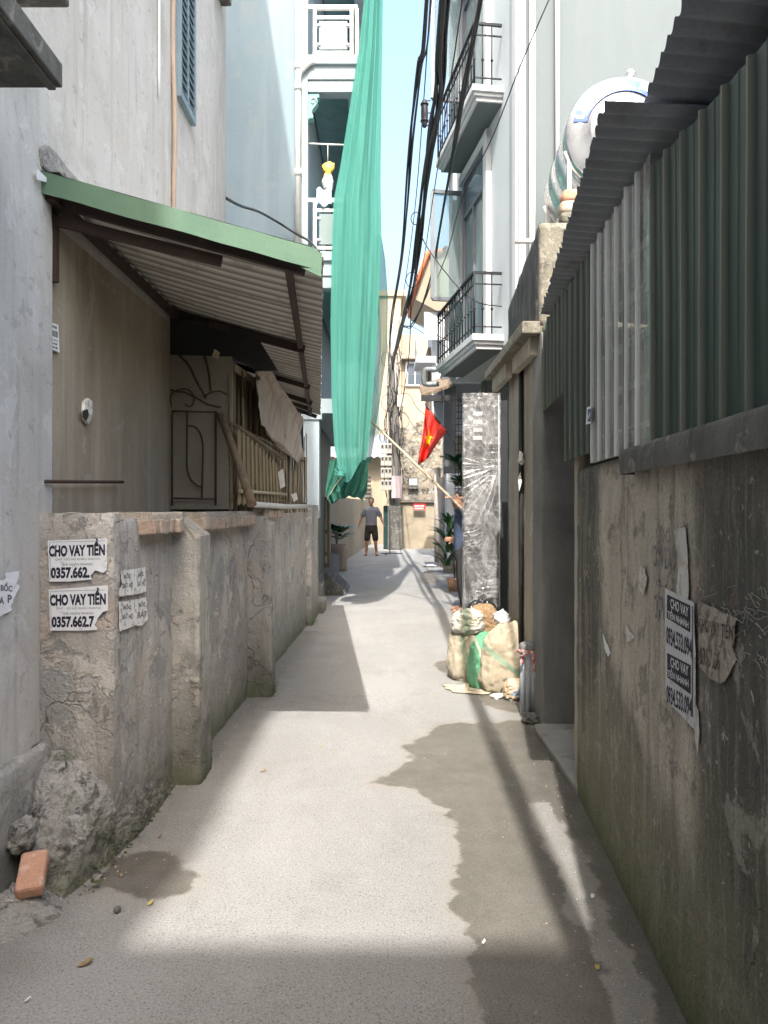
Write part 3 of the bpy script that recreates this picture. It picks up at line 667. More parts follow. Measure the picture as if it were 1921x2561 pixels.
mb = MB(); mb.tube([(-.96,5.5,1.47), (-.9,7,1.455), (-.86,9.1,1.46)], .022, 8); obj('grey_tube', mb, m_whitepipe, label='long grey plastic tube lying along the top of the low wall', cat='tube')

# ---------------------------------------------------------------- pale blue house with balconies
bh = thing('blue_house', 'tall pale blue house with white railed balconies behind the green net', 'house', (-3, 13, 0))
m_blue = surf('pale_blue_plaster', (.225,.295,.335), (.20,.262,.30), .8, streaks=[((.17,.225,.255), 4, .5, .5, .8, .5), ((.27,.33,.36), 3, .4, .55, .8, .5)], patches=[((.27,.30,.31), 2.2, .62, .68, .4, .2)], bump=.2, fine=.05)
m_bluetrim = surf('pale_blue_trim', (.33,.385,.42), (.30,.35,.385), 1.2, streaks=[((.33,.37,.38), 5, 1, .55, .8, .6)], bump=.15, fine=.05)
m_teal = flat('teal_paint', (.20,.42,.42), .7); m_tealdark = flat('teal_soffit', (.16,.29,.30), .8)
HB = 10.4
mb = MB(); mb.box((-6, HB, 0), (-1.19, 17.2, 13)); mb.box((-1.19, HB+.06, 2.8), (-1.05, 17.2, 13)); obj('wall', mb, m_blue, bh)
mb = MB(); mb.box((-1.192, HB-.012, 2.72), (-1.03, HB+.2, 13)); obj('corner_pilaster', mb, m_bluetrim, bh)
mb = MB(); mb.box((-1.09, HB-.005, 1.3), (-.875, HB+.22, 2.70)); mb.box((-1.12, HB-.03, 2.63), (-.84, HB+.25, 2.72)); obj('porch_pillar', mb, m_bluetrim, bh, bevel=.006)
# balcony slabs with mouldings, beams, soffits
for (z, nm) in ((4.55,'balcony'),(7.2,'balcony'),(10.0,'balcony')):
    mb = MB(); mb.box((-1.04, HB+.0, z+.14), (-.32, 17.1, z+.34)); mb.box((-1.035, HB-.04, z+.22), (-.27, 17.1, z+.345)); mb.box((-1.03, HB-.02, z+.02), (-.30, HB+.10, z+.135))
    mb.box((-1.028, HB+.0, z-.14), (-.33, HB+.18, z+.018)); mb.box((-.50, HB+.18, z-.14), (-.34, 17.1, z+.13))
    s_ = obj(nm, mb, m_bluetrim, bh, bevel=.008)
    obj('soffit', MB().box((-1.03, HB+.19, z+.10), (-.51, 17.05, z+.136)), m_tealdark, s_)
# porch lower: dark green doors
m_greendoor = flat('dark_green_door', (.012,.045,.04), .5)
for i in range(5):
    y = 11.2+.62*i; obj('door_leaf', MB().box((-1.06, y, .42), (-1.0, y+.6, 2.7)), m_greendoor, bh, bevel=.01)
obj('porch_floor', MB().box((-1.3, HB+.25, -.02), (-.98, 17, .42)), m_darkconc, bh)
mb = MB(); mb.box((-1.04, HB+.25, 2.75), (-.55, 17.0, 2.95)); obj('porch_lintel', mb, m_bluetrim, bh)
mb = MB(); mb.box((-1.05, 14.4, 4.9), (-1.02, 16.4, 7.0)); obj('balcony_door', mb, m_tealdark, bh)
# scroll brackets under the beams
def bracket(z, y):
    prof = [(0,0),(.15,0),(.155,-.05),(.12,-.06),(.135,-.11),(.10,-.17),(.06,-.22),(.055,-.27),(.075,-.30),(.06,-.34),(.03,-.33),(0,-.36)]
    mb = MB(); mb.prism([(-1.03+a, y, z+b) for a, b in prof], (0,.12,0)); o = obj('bracket', mb, m_teal, bh, bevel=.006)
    mb = MB(); mb.tube([(-1.03+.07+.045*math.cos(t)*(1-t/9), y-.006, z-.11+.055*math.sin(t)*(1-t/9)) for t in [i*.35 for i in range(22)]], .008, 5); obj('scroll', mb, m_bluetrim, o)
for z in (7.05, 4.40, 2.74): bracket(z, HB+.02)
# railings on the near ends
m_glass = NB('railing_glass'); 
def glassmat(name, col, al, rough=.08):
    B = NB(name); tr = B.n('ShaderNodeBsdfTransparent'); tr.inputs[0].default_value = (*col, 1); gl = B.n('ShaderNodeBsdfGlossy'); gl.inputs['Roughness'].default_value = rough; gl.inputs['Color'].default_value = (.9,.95,1,1)
    df = B.n('ShaderNodeBsdfDiffuse'); df.inputs[0].default_value = (*[c*.8 for c in col], 1)
    m1 = B.n('ShaderNodeMixShader'); m1.inputs[0].default_value = al; B.t.links.new(tr.outputs[0], m1.inputs[1]); B.t.links.new(df.outputs[0], m1.inputs[2])
    fr = B.n('ShaderNodeFresnel'); fr.inputs[0].default_value = 1.5; m2 = B.n('ShaderNodeMixShader'); B.t.links.new(fr.outputs[0], m2.inputs[0]); B.t.links.new(m1.outputs[0], m2.inputs[1]); B.t.links.new(gl.outputs[0], m2.inputs[2])
    B.t.links.new(m2.outputs[0], B.out.inputs[0]); return B.m
m_glass = glassmat('railing_glass', (.62,.74,.74), .45)
m_railw = flat('white_railing', (.82,.80,.76), .4)
for (z0, z1) in ((7.55, 8.26), (4.9, 5.64)):
    r_ = obj('railing', MB().box((-1.03, HB+.03, z1-.05), (-.36, HB+.08, z1)), m_railw, bh)
    for x in (-.94, -.44, -.37): obj('post', MB().box((x-.022, HB+.035, z0), (x+.022, HB+.075, z1-.05)), m_railw, r_)
    obj('lower_rail', MB().box((-.92, HB+.04, z0+.05), (-.46, HB+.07, z0+.09)), m_railw, r_); obj('upper_rail', MB().box((-.92, HB+.04, z1-.18), (-.46, HB+.07, z1-.14)), m_railw, r_)
    obj('glass_panel', MB().box((-.88, HB+.05, z0+.12), (-.50, HB+.06, z1-.21)), m_glass, r_)
    for (x, z) in ((-.885, z0+.18), (-.885, z1-.27), (-.495, z0+.18), (-.495, z1-.27)): obj('clamp', MB().box((x-.025, HB+.03, z-.012), (x+.025, HB+.09, z+.012)), m_railw, r_)
    obj('side_rail', MB().box((-.40, HB+.1, z1-.05), (-.35, 17, z1)), m_railw, r_)
# drain pipe with elbow branch
pp = thing('drain_pipe', 'white drainpipe with elbow running down the pale blue house corner', 'pipe', (-1.15, HB, 3))
px = D(645, 100, HB).x
obj('pipe', MB().tube([(px, HB-.05, 4.95), (px, HB-.05, 7.2), (px, HB-.05, 13)], .042, 10), m_whitepipe, pp)
obj('elbow', MB().tube(smooth_path([(px, HB-.05, 7.2), (px+.03, HB-.05, 7.3), (px+.15, HB-.055, 7.42), (px+.2, HB-.02, 7.45)], 5), .038, 10), m_whitepipe, pp)
for z in (5.9, 7.05, 7.33): obj('collar', MB().tube([(px, HB-.05, z), (px, HB-.05, z+.09)], .05, 10), m_whitepipe, pp)
# things on the balcony
m_ac = flat('ac_white', (.62,.61,.57), .5)
ac = thing('air_conditioner', 'white outdoor air conditioner unit on the lower balcony of blue house', 'air conditioner', (-.68, HB+.35, 4.9))
obj('case', MB().box((-.86, HB+.16, 4.905), (-.40, HB+.48, 5.42)), m_ac, ac, bevel=.01)
for k in range(8): obj('grille_slat', MB().box((-.80, HB+.145, 4.97+k*.05), (-.46, HB+.158, 4.985+k*.05)), m_darksteel, ac)
for k in range(4): obj('grille_bar', MB().box((-.79+k*.1, HB+.138, 4.95), (-.78+k*.1, HB+.146, 5.38)), m_darksteel, ac)
def blob(c, r, s, amp, o, nu=28, nv=20, sq=1.): return MB().ell(c, r, nu, nv, fn=lambda q, n: q*(1+amp*fbm(n, s, o, 4)))
bagm = NB('yellow_white_plastic'); z_ = bagm.sep(bagm.pos)[2]; bagm = bagm.done(bagm.mix(bagm.ramp(bagm.math('ADD', z_, bagm.math('MULTIPLY', bagm.noise(bagm.pos, 9), .25)), 6.05, 6.12), (.75,.75,.73), (.72,.50,.10)), .45)
c = D(708, 382, HB+.15)
mb = MB(); mb.ell(c+Vector((0,0,-.08)), (.075,.06,.13), 24, 16, fn=lambda q, n: q*(1+.25*fbm(n, 2.5, 4, 3))); mb.ell(c+Vector((.01,0,.10)), (.07,.04,.10), 24, 16, fn=lambda q, n: Vector((q.x*(1+.6*n.z), q.y, q.z))*(1+.35*fbm(n, 3, 8, 3)))
obj('plastic_bag', mb, bagm, label='yellow and white plastic bag hanging at the blue house balcony', cat='bag')
mb = MB(); mb.tube([c+Vector((.0,0,.18)), c+Vector((.0,.02,.45))], .004, 5); mb.tube([(-1.03, HB+.14, c.z+.45), (-.55, HB+.2, c.z+.46)], .012, 6); obj('clothes_rail', mb, m_railw, label='thin pale clothes rail above the plastic bag on the balcony', cat='rail')
cl = MB(); cl.grid(lambda u, v: D(lerp(684,716,u), lerp(408,444,v)-4*math.sin(u*9), HB+.02+.03*math.sin(u*12)*v), 20, 12); obj('laundry', cl, flat('pale_blue_cloth', (.55,.66,.80), .9), solid=.004, label='pale blue washing draped over the lower balcony rail', cat='laundry')

# ---------------------------------------------------------------- green net
B = NB('green_netting'); P = B.pos
wv = B.noise(B.vmul(P, (60, 60, .6)), 1, 3, .6); wv2 = B.noise(B.vmul(P, (9, 9, .25)), 1, 3)
col = B.mix(B.ramp(wv2, .3, .7), (.095,.335,.275), (.125,.385,.32)); col = B.mix(B.ramp(wv, .35, .65, 0, .3), col, (.06,.26,.20))
df = B.n('ShaderNodeBsdfDiffuse'); B.put(df.inputs[0], col); tl = B.n('ShaderNodeBsdfTranslucent'); B.put(tl.inputs[0], col); tr = B.n('ShaderNodeBsdfTransparent')
tr.inputs[0].default_value = (.55,.85,.75,1)
m1 = B.n('ShaderNodeMixShader'); m1.inputs[0].default_value = .42; B.t.links.new(df.outputs[0], m1.inputs[1]); B.t.links.new(tl.outputs[0], m1.inputs[2])
m2 = B.n('ShaderNodeMixShader'); B.put(m2.inputs[0], B.ramp(wv, .3, .7, .03, .10)); B.t.links.new(m1.outputs[0], m2.inputs[1]); B.t.links.new(tr.outputs[0], m2.inputs[2]); B.t.links.new(m2.outputs[0], B.out.inputs[0])
m_net = B.m
B = NB('thin_green_netting'); df = B.n('ShaderNodeBsdfDiffuse'); df.inputs[0].default_value = (.10,.45,.34,1); tr = B.n('ShaderNodeBsdfTransparent'); tl = B.n('ShaderNodeBsdfTranslucent'); tl.inputs[0].default_value = (.10,.45,.34,1)
m1 = B.n('ShaderNodeMixShader'); m1.inputs[0].default_value = .5; B.t.links.new(df.outputs[0], m1.inputs[1]); B.t.links.new(tl.outputs[0], m1.inputs[2])
m2 = B.n('ShaderNodeMixShader'); B.put(m2.inputs[0], B.ramp(B.noise(B.vmul(B.pos, (7,7,1)), 1, 3), .3, .7, .12, .4)); B.t.links.new(m1.outputs[0], m2.inputs[1]); B.t.links.new(tr.outputs[0], m2.inputs[2]); B.t.links.new(m2.outputs[0], B.out.inputs[0]); m_netthin = B.m
gn = thing('green_net', 'long green construction net hanging in front of the pale blue house', 'net', (-.4, 10.2, 1.5))
Ledge = [(-620,800),(-300,795),(0,786),(100,776),(220,757),(360,735),(430,721),(520,717),(700,714),(850,716),(960,722),(1000,730),(1028,738)]
Redge = [(-620,832),(-300,830),(0,827),(200,824),(400,822),(520,824),(700,816),(850,806),(940,799),(990,795),(1020,790)]
def interp(T, y):
    if y <= T[0][0]: return T[0][1]
    for (a, b) in zip(T, T[1:]):
        if y <= b[0]: return lerp(a[1], b[1], (y-a[0])/(b[0]-a[0]))
    return T[-1][1]
def netf(u, v):
    y = lerp(-620, 1024, v); l, r = interp(Ledge, y), interp(Redge, y)
    kn = max(0, (y-880)/150); fold = .05*math.sin(u*7.5+1.2*math.sin(v*3))+.006*math.sin(u*31+v*4+2*math.sin(v*9))+.003*math.sin(u*67)
    Y = 10.12+fold*(1-.3*kn)+.16*(1-abs(2*u-1)**1.3)*(-.35)
    x = lerp(l, r, u)
    yy = y+kn*kn*22*(math.cos(math.pi*(u-.25)*1.5))-kn*12*u
    return D(x, yy, Y)
obj('net_curtain', MB().grid(netf, 90, 150), m_net, gn)
def bagf(u, v):                          # gathered lower end, tied up at the knot
    y = lerp(992, 1088, v); l = lerp(712, 700, v)+14*max(0, v-.8)*5; r = lerp(795, 792, v)-40*max(0, v-.75)
    rr = math.sin(math.pi*min(1, .25+.75*v*.98)); th = math.pi*(1-u)
    Y = 10.62-.22*math.sin(th)*(.6+.4*rr)+.035*math.sin(u*34+v*7)
    yy = y-16*math.sin(u*2.6)*(v > .5)*(v-.5)*2+2*math.sin(u*20)
    return D(lerp(l, r, u), yy, Y)
m_netdense = surf('doubled_shaded_netting', (.035,.17,.125), (.05,.22,.16), 5, rough=.8, streaks=[((.015,.08,.06), 14, 3, .5, .7, .7)], bump=.4, bscale=20)  # darker for the doubled layers, with the net's shade painted in too
obj('gathered_end', MB().grid(bagf, 70, 36), m_netdense, gn)
def bagb(u, v): p = bagf(u, v); p.y = 10.80-(p.y-10.62)*.7; return p
obj('gathered_back', MB().grid(bagb, 40, 20), m_netdense, gn)
kp = D(737, 1026, 10.05)
mb = MB(); mb.ell(kp, (.05,.05,.05), 20, 14, fn=lambda q, n: q*(1+.5*fbm(n, 3, 2, 3)))
for a in range(9):
    t = a*.7; mb.tube([kp, kp+Vector((math.cos(t)*.10, -.01, .05+math.sin(t)*.09))], [.014,.003], 5)
obj('knot', mb, m_net, gn)
def flapf(u, v):
    y = lerp(505, 1000, v); r = interp([(505,823),(560,832),(640,838),(760,836),(860,822),(1000,800)], y); l = interp(Redge, y)-14
    return D(lerp(l, r, u), y, lerp(10.3, 12.5, u)+.06*math.sin(v*14+u*5))
obj('loose_flap', MB().grid(flapf, 14, 60), m_netthin, gn)
mb = MB(); mb.tube([(-.75, 10.15, 9.8),(0.02,10.1,9.8)], .015, 6)
obj('tie_cord', MB().tube(smooth_path([D(738,1030,10.0), D(727,1045,10.05), D(712,1068,10.1), D(706,1080,10.15)], 6), .004, 5), m_woodlight, gn)
# ---------------------------------------------------------------- right-hand wall
rw = thing('mouldy_wall', 'mouldy black-stained concrete wall along the right side under green sheeting', 'wall', (1, 1, 0))
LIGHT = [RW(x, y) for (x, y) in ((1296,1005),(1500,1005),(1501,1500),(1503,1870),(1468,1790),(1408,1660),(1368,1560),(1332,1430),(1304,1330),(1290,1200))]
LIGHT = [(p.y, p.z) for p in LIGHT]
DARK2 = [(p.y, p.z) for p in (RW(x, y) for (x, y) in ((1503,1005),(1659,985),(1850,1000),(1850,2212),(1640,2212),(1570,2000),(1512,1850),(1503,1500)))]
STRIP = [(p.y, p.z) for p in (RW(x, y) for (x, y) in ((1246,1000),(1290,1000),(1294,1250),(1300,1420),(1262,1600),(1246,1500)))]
m_mould = surf('mouldy_concrete', (.25,.23,.19), (.155,.148,.125), 2.2,
    streaks=[((.46,.42,.35), 13, .7, .56, .78, .5), ((.13,.124,.105), 7, .5, .58, .8, .6), ((.36,.33,.28), 30, 2.5, .58, .78, .4)],
    patches=[((.50,.46,.39), 5, .62, .68, .45, .3), ((.26,.175,.14), 4, .64, .72, .35, .2), ((.12,.115,.10), 9, .58, .68, .55, -.2), ((.62,.60,.56), 26, .70, .75, .6, .2)],
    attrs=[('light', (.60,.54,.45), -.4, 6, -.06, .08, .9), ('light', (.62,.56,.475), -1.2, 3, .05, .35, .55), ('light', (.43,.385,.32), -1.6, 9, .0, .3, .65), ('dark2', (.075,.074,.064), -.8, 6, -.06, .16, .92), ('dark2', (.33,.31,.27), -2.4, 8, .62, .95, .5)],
    lows=[((.19,.20,.10), .15, .75, 1.4, 3, .55), ((.12,.135,.055), .0, .3, .9, 5, .7)], cracks=((.05,.05,.045), 1.4, .008, .6), bump=.75, bdist=.015, bscale=26, fine=.3, attrs_first=True)
mb = MB(); rough(mb, (RX(3.9), 3.9), (RX(-4), -4), .2, -.02, 1.64, .006, 300, 60, .012, 5)
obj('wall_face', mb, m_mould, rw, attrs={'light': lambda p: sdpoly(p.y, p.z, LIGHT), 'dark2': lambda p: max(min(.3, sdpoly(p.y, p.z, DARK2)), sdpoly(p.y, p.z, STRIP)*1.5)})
a, b = RX(2.745), RX(-4)
mb = MB(); rough(mb, (a-.055, 2.745), (b-.055, -4), .06, 1.565, 1.652, .004, 200, 6, .01, 8); obj('ledge', mb, m_darkconc, rw)
mb = MB(); rpillar(mb, (RX(3.93)+.11, 3.955), .21, .09, -.02, 2.05, .003, 5, 30, .008, 6); obj('door_jamb', mb, m_brownwall, rw)
# white flakes and smears on the wall
wn = Vector((-1, .074, 0)).normalized(); w0 = Vector((RX(0), 0, 0))+wn*.0065
def wpatch(pts, mat, nm='paint_smear', seed=1, amp=1.5, th=.001, off=0):
    mb = MB(); mb.prism([RP(x, y, w0+wn*off, wn) for x, y in torn(pts, amp, 4, seed)], wn*th); return obj(nm, mb, mat, rw)
m_smear = surf('thin_white_paint', (.66,.65,.62), (.56,.55,.52), 9, patches=[((.46,.42,.35), 18, .5, .6, .8, 0)], bump=.1)
wpatch([(1456,1145),(1480,1138),(1486,1200),(1487,1290),(1478,1320),(1462,1290),(1466,1210)], m_smear, seed=2)
wpatch([(1384,1222),(1394,1230),(1397,1255),(1390,1285),(1381,1275),(1379,1248)], m_smear, seed=3)
wpatch([(1302,1368),(1312,1392),(1319,1412),(1313,1418),(1306,1400)], m_white, 'paper_scrap', 4, .8)
wpatch([(1352,1348),(1360,1362),(1372,1376),(1364,1384),(1353,1386)], m_smear, 'paper_scrap', 5, .8)
# stencilled phone number
m_sten = surf('blue_stencil', (.11,.12,.16), (.19,.19,.21), 20, patches=[((.5,.45,.37), 40, .5, .58, .8, 0)], bump=0, fine=0)
def stext(body, x0, y0, x1, y1, dy):
    o = RP(x0, y1, w0, wn); r = RP(x1, y1+dy, w0, wn)-o; u = RP(x0, y0, w0, wn)-o; return text(rw, 'stencil_lettering', body, o, r, u, m_sten, .01)
stext('KH C', 1418, 1143, 1447, 1168, 4); stext('0912.0', 1412, 1177, 1456, 1225, 8); stext('KH', 1418, 1250, 1436, 1276, 4); stext('09', 1412, 1284, 1434, 1335, 6)
# scribbles scratched pale
m_scr = flat('pale_scratch', (.42,.40,.36), .9)
random.seed(9); mb = MB()
for i in range(26):
    x, y = random.uniform(1505,1650), random.uniform(1255,1430); pts = []
    for k in range(6): pts.append(RP(x+k*random.uniform(3,9), y+10*math.sin(k*1.1+i)+random.uniform(-3,3)+k*2, w0, wn)+wn*.001)
    mb.tube(smooth_path(pts, 3), .0009, 3, False)
for i in range(16):
    x, y = random.uniform(1265,1655), random.uniform(1300,2150); L = random.uniform(3,16)
    mb.tube([RP(x, y, w0, wn)+wn*.001, RP(x+L*random.uniform(-.8,.8), y+L*random.uniform(-.3,1.4), w0, wn)+wn*.001], .0007, 3, False)
o = obj('scratches', mb, m_scr, rw); o['kind'] = 'stuff'
# posters on the right-hand wall
def rposter(name, label, pts, mat):
    p0 = w0+wn*.003; P = [RP(x, y, p0, wn) for x, y in pts]; t = thing(name, label, 'poster', sum(P, Vector())/len(P))
    mb = MB(); mb.prism(P, -wn*.002); obj('sheet', mb, mat, t); return t
def rt(t, body, x0, y0, x1, y1, dy, mat, bold=0., off=.0012):
    p0 = w0+wn*.003; o = RP(x0, y1, p0, wn); r = RP(x1, y1+dy, p0, wn)-o; u = RP(x0, y0, p0, wn)-o; return text(t, 'print', body, o, r, u, mat, bold, off)
def rblk(t, pts, mat):
    p0 = w0+wn*.0035; mb = MB(); mb.prism([RP(x, y, p0, wn) for x, y in pts], wn*.0005); return obj('print_block', mb, mat, t)
m_paper2 = surf('dirty_poster_paper', (.66,.655,.68), (.58,.575,.59), 7, patches=[((.40,.38,.35), 20, .6, .67, .7, 0)], bump=.15, fine=.04)
m_paperink = flat('poster_white_print', (.72,.71,.72), .8)
t = rposter('tall_loan_poster', 'tall white poster with two dark CHO VAY headings on the right wall', torn([(1436,1270),(1498,1302),(1501,1440),(1500,1575),(1438,1512),(1437,1390)], .8, 4, 3), m_paper2)
rblk(t, [(1441,1284),(1491,1308),(1491,1366),(1441,1335)], m_ink); rblk(t, [(1441,1410),(1492,1437),(1492,1500),(1442,1463)], m_ink)
for y in (0, 127):
    rt(t, 'CHO VAY', 1450, 1292+y, 1489, 1313+y, 21, m_paperink, .02, .0024); rt(t, 'TIỀN NHANH', 1444, 1311+y, 1489, 1333+y, 25, m_paperink, .02, .0024)
    rt(t, '0934.533.094', 1440, 1352+y, 1495, 1390+y, 33, m_ink, .02)
mb = MB(); p0 = w0+wn*.0042
for k in range(46): mb.obox(RP(1495.5, 1312+k*5.2, p0, wn), (.0012,.0012,0), (0,.0016,0), (0,0,.0022))
obj('dotted_edge', mb, m_ink, t)
wpatch([(1500,1512),(1508,1535),(1511,1585),(1508,1625),(1502,1600)], m_smear, 'paper_scrap', 8, .6)
t = rposter('faded_loan_poster', 'weathered brown poster with faded CHO VAY lettering on the right wall', torn([(1508,1300),(1540,1312),(1588,1334),(1586,1360),(1582,1400),(1590,1425),(1582,1440),(1566,1470),(1555,1478),(1530,1462),(1511,1440),(1509,1380)], 1.6, 4, 6), m_paperf)
rt(t, 'CHO VAY TIỀN', 1510, 1318, 1584, 1362, 22, m_inkold, .02); rt(t, '0357.66', 1512, 1395, 1556, 1435, 16, m_inkold, .02)

# ---------------------------------------------------------------- green sheet-metal shed
sh = thing('metal_shed', 'green corrugated metal shed on the right with overhanging roof', 'shed', (1.5, 2, 1.6))
def greensheet(name, c1, c2, rib):
    B = NB(name); P = B.pos
    c = B.mix(B.ramp(B.noise(P, 2, 5, .6), .35, .65), c1, c2)
    c = B.mix(B.ramp(B.noise(B.vmul(P, (14,14,.5)), 1, 4, .6), .55, .75, 0, .6), c, tuple(x*.45 for x in c1))
    c = B.mix(B.math('MULTIPLY', B.attr('rib'), B.ramp(B.noise(B.vmul(P, (5,5,1.2)), 1, 5), .3, .6, .4, .95)), c, rib)
    c = B.mix(B.ramp(B.noise(B.vmul(P, (1,1,1)), 6, 6, .7), .64, .7, 0, .6), c, (.10,.085,.06))
    B.bump(B.noise(P, 12, 3), .1, .01); return B.done(c, .5, 0)
m_gsheet = greensheet('green_sheet', (.042,.068,.053), (.052,.082,.064), (.23,.21,.165))
def rib_profile(n, pitch):
    out = []
    for i in range(n):
        y = i*pitch; out += [(y,0),(y+pitch*.40,0),(y+pitch*.43,.003),(y+pitch*.46,0),(y+pitch*.84,0),(y+pitch*.89,.014),(y+pitch*.95,.014),(y+pitch*.999,0)]
    return out
PITCH = .152
def sheet(y0, n, z0, z1, mat, nm='wall_sheet', off=.02, top=None, ang=0, zig=0.):
    pr = rib_profile(n, PITCH); vs = []; rows = 7
    for j in range(rows):
        for (dy, h) in pr:
            y = y0+dy; z = lerp(z0+(zig*nz((y*9,0,0))), (z1 if top is None else top(y)), j/(rows-1)); w_ = .004*nz((y*1.5, z*1.2, 4), 1)
            vs.append((RX(y)-off-h+w_+ang*(z-z0), y, z))
    m = len(pr); fs = [(j*m+i, (j+1)*m+i, (j+1)*m+i+1, j*m+i+1) for j in range(rows-1) for i in range(m-1)]
    mb = MB(); mb.add(vs, fs)
    return obj(nm, mb, mat, sh, solid=.0012, attrs={'rib': lambda p: 1. if RX(p.y)-off-p.x > .0085 else 0.})
tops = lambda y: 2.41+.135*(y-1.62)+.008*nz((y*20, 0, 0), 1)
sheet(-3.5, 13, 1.656, 2.3, m_gsheet); sheet(-1.53, 13, 1.656, 2.3, m_gsheet, off=.0215); sheet(.44, 13, 1.656, 2.55, m_gsheet, off=.023, top=tops)
m_clear = NB('clear_plastic_sheet'); B = m_clear
df = B.n('ShaderNodeBsdfDiffuse'); df.inputs[0].default_value = (.86,.85,.82,1); tr = B.n('ShaderNodeBsdfTransparent'); tr.inputs[0].default_value = (.85,.84,.8,1); gl = B.n('ShaderNodeBsdfGlossy'); gl.inputs['Roughness'].default_value = .18; gl.inputs[0].default_value = (.9,.9,.9,1)
m1 = B.n('ShaderNodeMixShader'); B.put(m1.inputs[0], B.math('ADD', B.math('MULTIPLY', B.attr('rib'), .62), B.ramp(B.noise(B.vmul(B.pos, (6,6,1)), 1, 5), .4, .65, .03, .32))); B.t.links.new(tr.outputs[0], m1.inputs[1]); B.t.links.new(df.outputs[0], m1.inputs[2])  # white mixed in on the ribs paints their highlights
m2 = B.n('ShaderNodeMixShader'); m2.inputs[0].default_value = .16; B.t.links.new(m1.outputs[0], m2.inputs[1]); B.t.links.new(gl.outputs[0], m2.inputs[2]); B.t.links.new(m2.outputs[0], B.out.inputs[0]); m_clear = B.m
sheet(2.42, 6, 1.64, 2.60, m_clear, 'clear_sheet', off=.03, top=lambda y: 2.56+.02*(y-2.4)+.03*nz((y*9,0,0)))
sheet(3.28, 5, 1.69, 2.62, m_gsheet, off=.028, top=lambda y: 2.585+.01*nz((y*15,0,0)))
sheet(4.03, 7, 2.07, 2.64, m_gsheet, off=.02, top=lambda y: 2.63)
# grille seen behind the clear sheet
gr_ = obj('inner_grille', MB().box((RX(2.4)+.08, 2.3, 1.66), (RX(2.4)+.10, 3.45, 1.70)), m_darksteel, sh)
for k in range(5): obj('bar', MB().box((RX(2.4)+.08+.07*0, 2.35, 1.75+.17*k), (RX(3)+.075, 3.4, 1.762+.17*k)), m_whitepipe, gr_)
for k in range(7): obj('bar', MB().box((RX(2.7)+.05, 2.38+.16*k, 1.66), (RX(2.7)+.062, 2.392+.16*k, 2.55)), m_darksteel, gr_)
obj('back_wall', MB().box((3.2, -3.5, 0), (3.3, 5, 2.5)), m_darkconc, sh)
obj('end_wall', MB().box((1.25, 4.9, 2.0), (3.3, 5.0, 2.6)), m_darkconc, sh)
obj('near_end_wall', MB().box((.6, -3.6, 0), (3.3, -3.5, 2.6)), m_darkconc, sh)
m_roofu = surf('dull_roof_sheet', (.25,.27,.295), (.20,.22,.24), 2, rough=.6, metal=.15, streaks=[((.11,.08,.06), 4, 4, .6, .8, .4)], bump=.1)
obj('top_rail', MB().beam((RX(-3)+.03,-3,1.9), (RX(1.62)+.03,1.62,2.38), .04, .05), m_rust, sh); obj('top_rail', MB().beam((RX(1.62)+.03,1.62,2.38), (RX(5)+.03,5,2.58), .04, .05), m_rust, sh)
def roofsheet(e0, e1, i0, i1, per, nm, lift):
    e0, e1, i0, i1 = map(Vector, (e0, e1, i0, i1)); mb = MB()
    def fn(u, v):
        p = lerp(lerp(e0, e1, u), lerp(i0, i1, u), v); h = math.cos(2*math.pi*per*u); p.z += .0085*h+lift; p.x += (.012*nz((u*per*1.3,0,0)))*(v == 0); return p
    mb.grid(fn, per*8, 6); return obj(nm, mb, m_roofu, sh, solid=.0012)
roofsheet((.30,-3.4,2.61), (.40,-.6,2.62), (3.1,-3.4,2.42), (3.1,-.6,2.42), 36, 'roof_sheet', .0)
roofsheet((.37,-.65,2.62), (.839,2.70,2.652), (3.1,-.65,2.42), (3.1,2.75,2.42), 44, 'roof_sheet', .030)
roofsheet((.657,2.30,2.645), (.985,4.85,2.655), (3.1,2.10,2.42), (3.1,4.95,2.46), 33, 'roof_sheet', .012)
# small blue-white label stuck on the far sheets
t = thing('sheet_label', 'small white and blue label stuck on the green sheeting', 'label', RW(1272, 900))
lp0 = Vector((RX(3.7)-.052, 3.7, 0))
mb = MB(); mb.prism([RP(x, y, lp0, wn) for x, y in ((1268,880),(1277,877),(1277,914),(1266,917))], wn*.001); obj('sheet', mb, m_paper, t)
mb = MB(); mb.prism([RP(x, y, lp0+wn*.001, wn) for x, y in ((1270,884),(1276.5,883),(1276,910),(1270,911))], wn*.001); obj('print_block', mb, flat('label_blue', (.05,.08,.22), .6), t)
mb = MB(); mb.prism([RP(x, y, lp0+wn*.002, wn) for x, y in ((1271,900),(1275,889),(1275.5,893),(1272,906))], wn*.001); obj('print_stroke', mb, m_white, t)

# ---------------------------------------------------------------- door recess, step, old gate pier
op = thing('old_gate_pier', 'old grimy plaster gate pier with projecting slabs beyond the shed', 'pier', (1.2, 6, 0))
m_pier = surf('grimy_render', (.44,.395,.32), (.36,.32,.255), 1.6, streaks=[((.22,.185,.14), 8, .35, .5, .72, .6), ((.54,.49,.41), 6, .3, .56, .8, .5)], patches=[((.55,.54,.5), 6, .68, .7, .7, .3)], bump=.35, lows=[((.14,.13,.11), .1, .6, .6, 5, .6)])
m_soot = surf('grey_recess_render', (.27,.27,.26), (.17,.17,.165), 2, streaks=[((.17,.17,.165), 5, .6, .5, .75, .7)], bump=.3)
mb = MB(); rough(mb, (1.115, 6.86), (1.048, 5.06), .5, -.02, 2.62, .005, 70, 60, .01, 5); obj('pier_face', mb, m_pier, op)
mb = MB(); rough(mb, (1.035, 5.05), (1.6, 5.05), .3, -.02, 2.6, .004, 30, 50, .01, 5, 3); obj('recess_return', mb, m_soot, op)
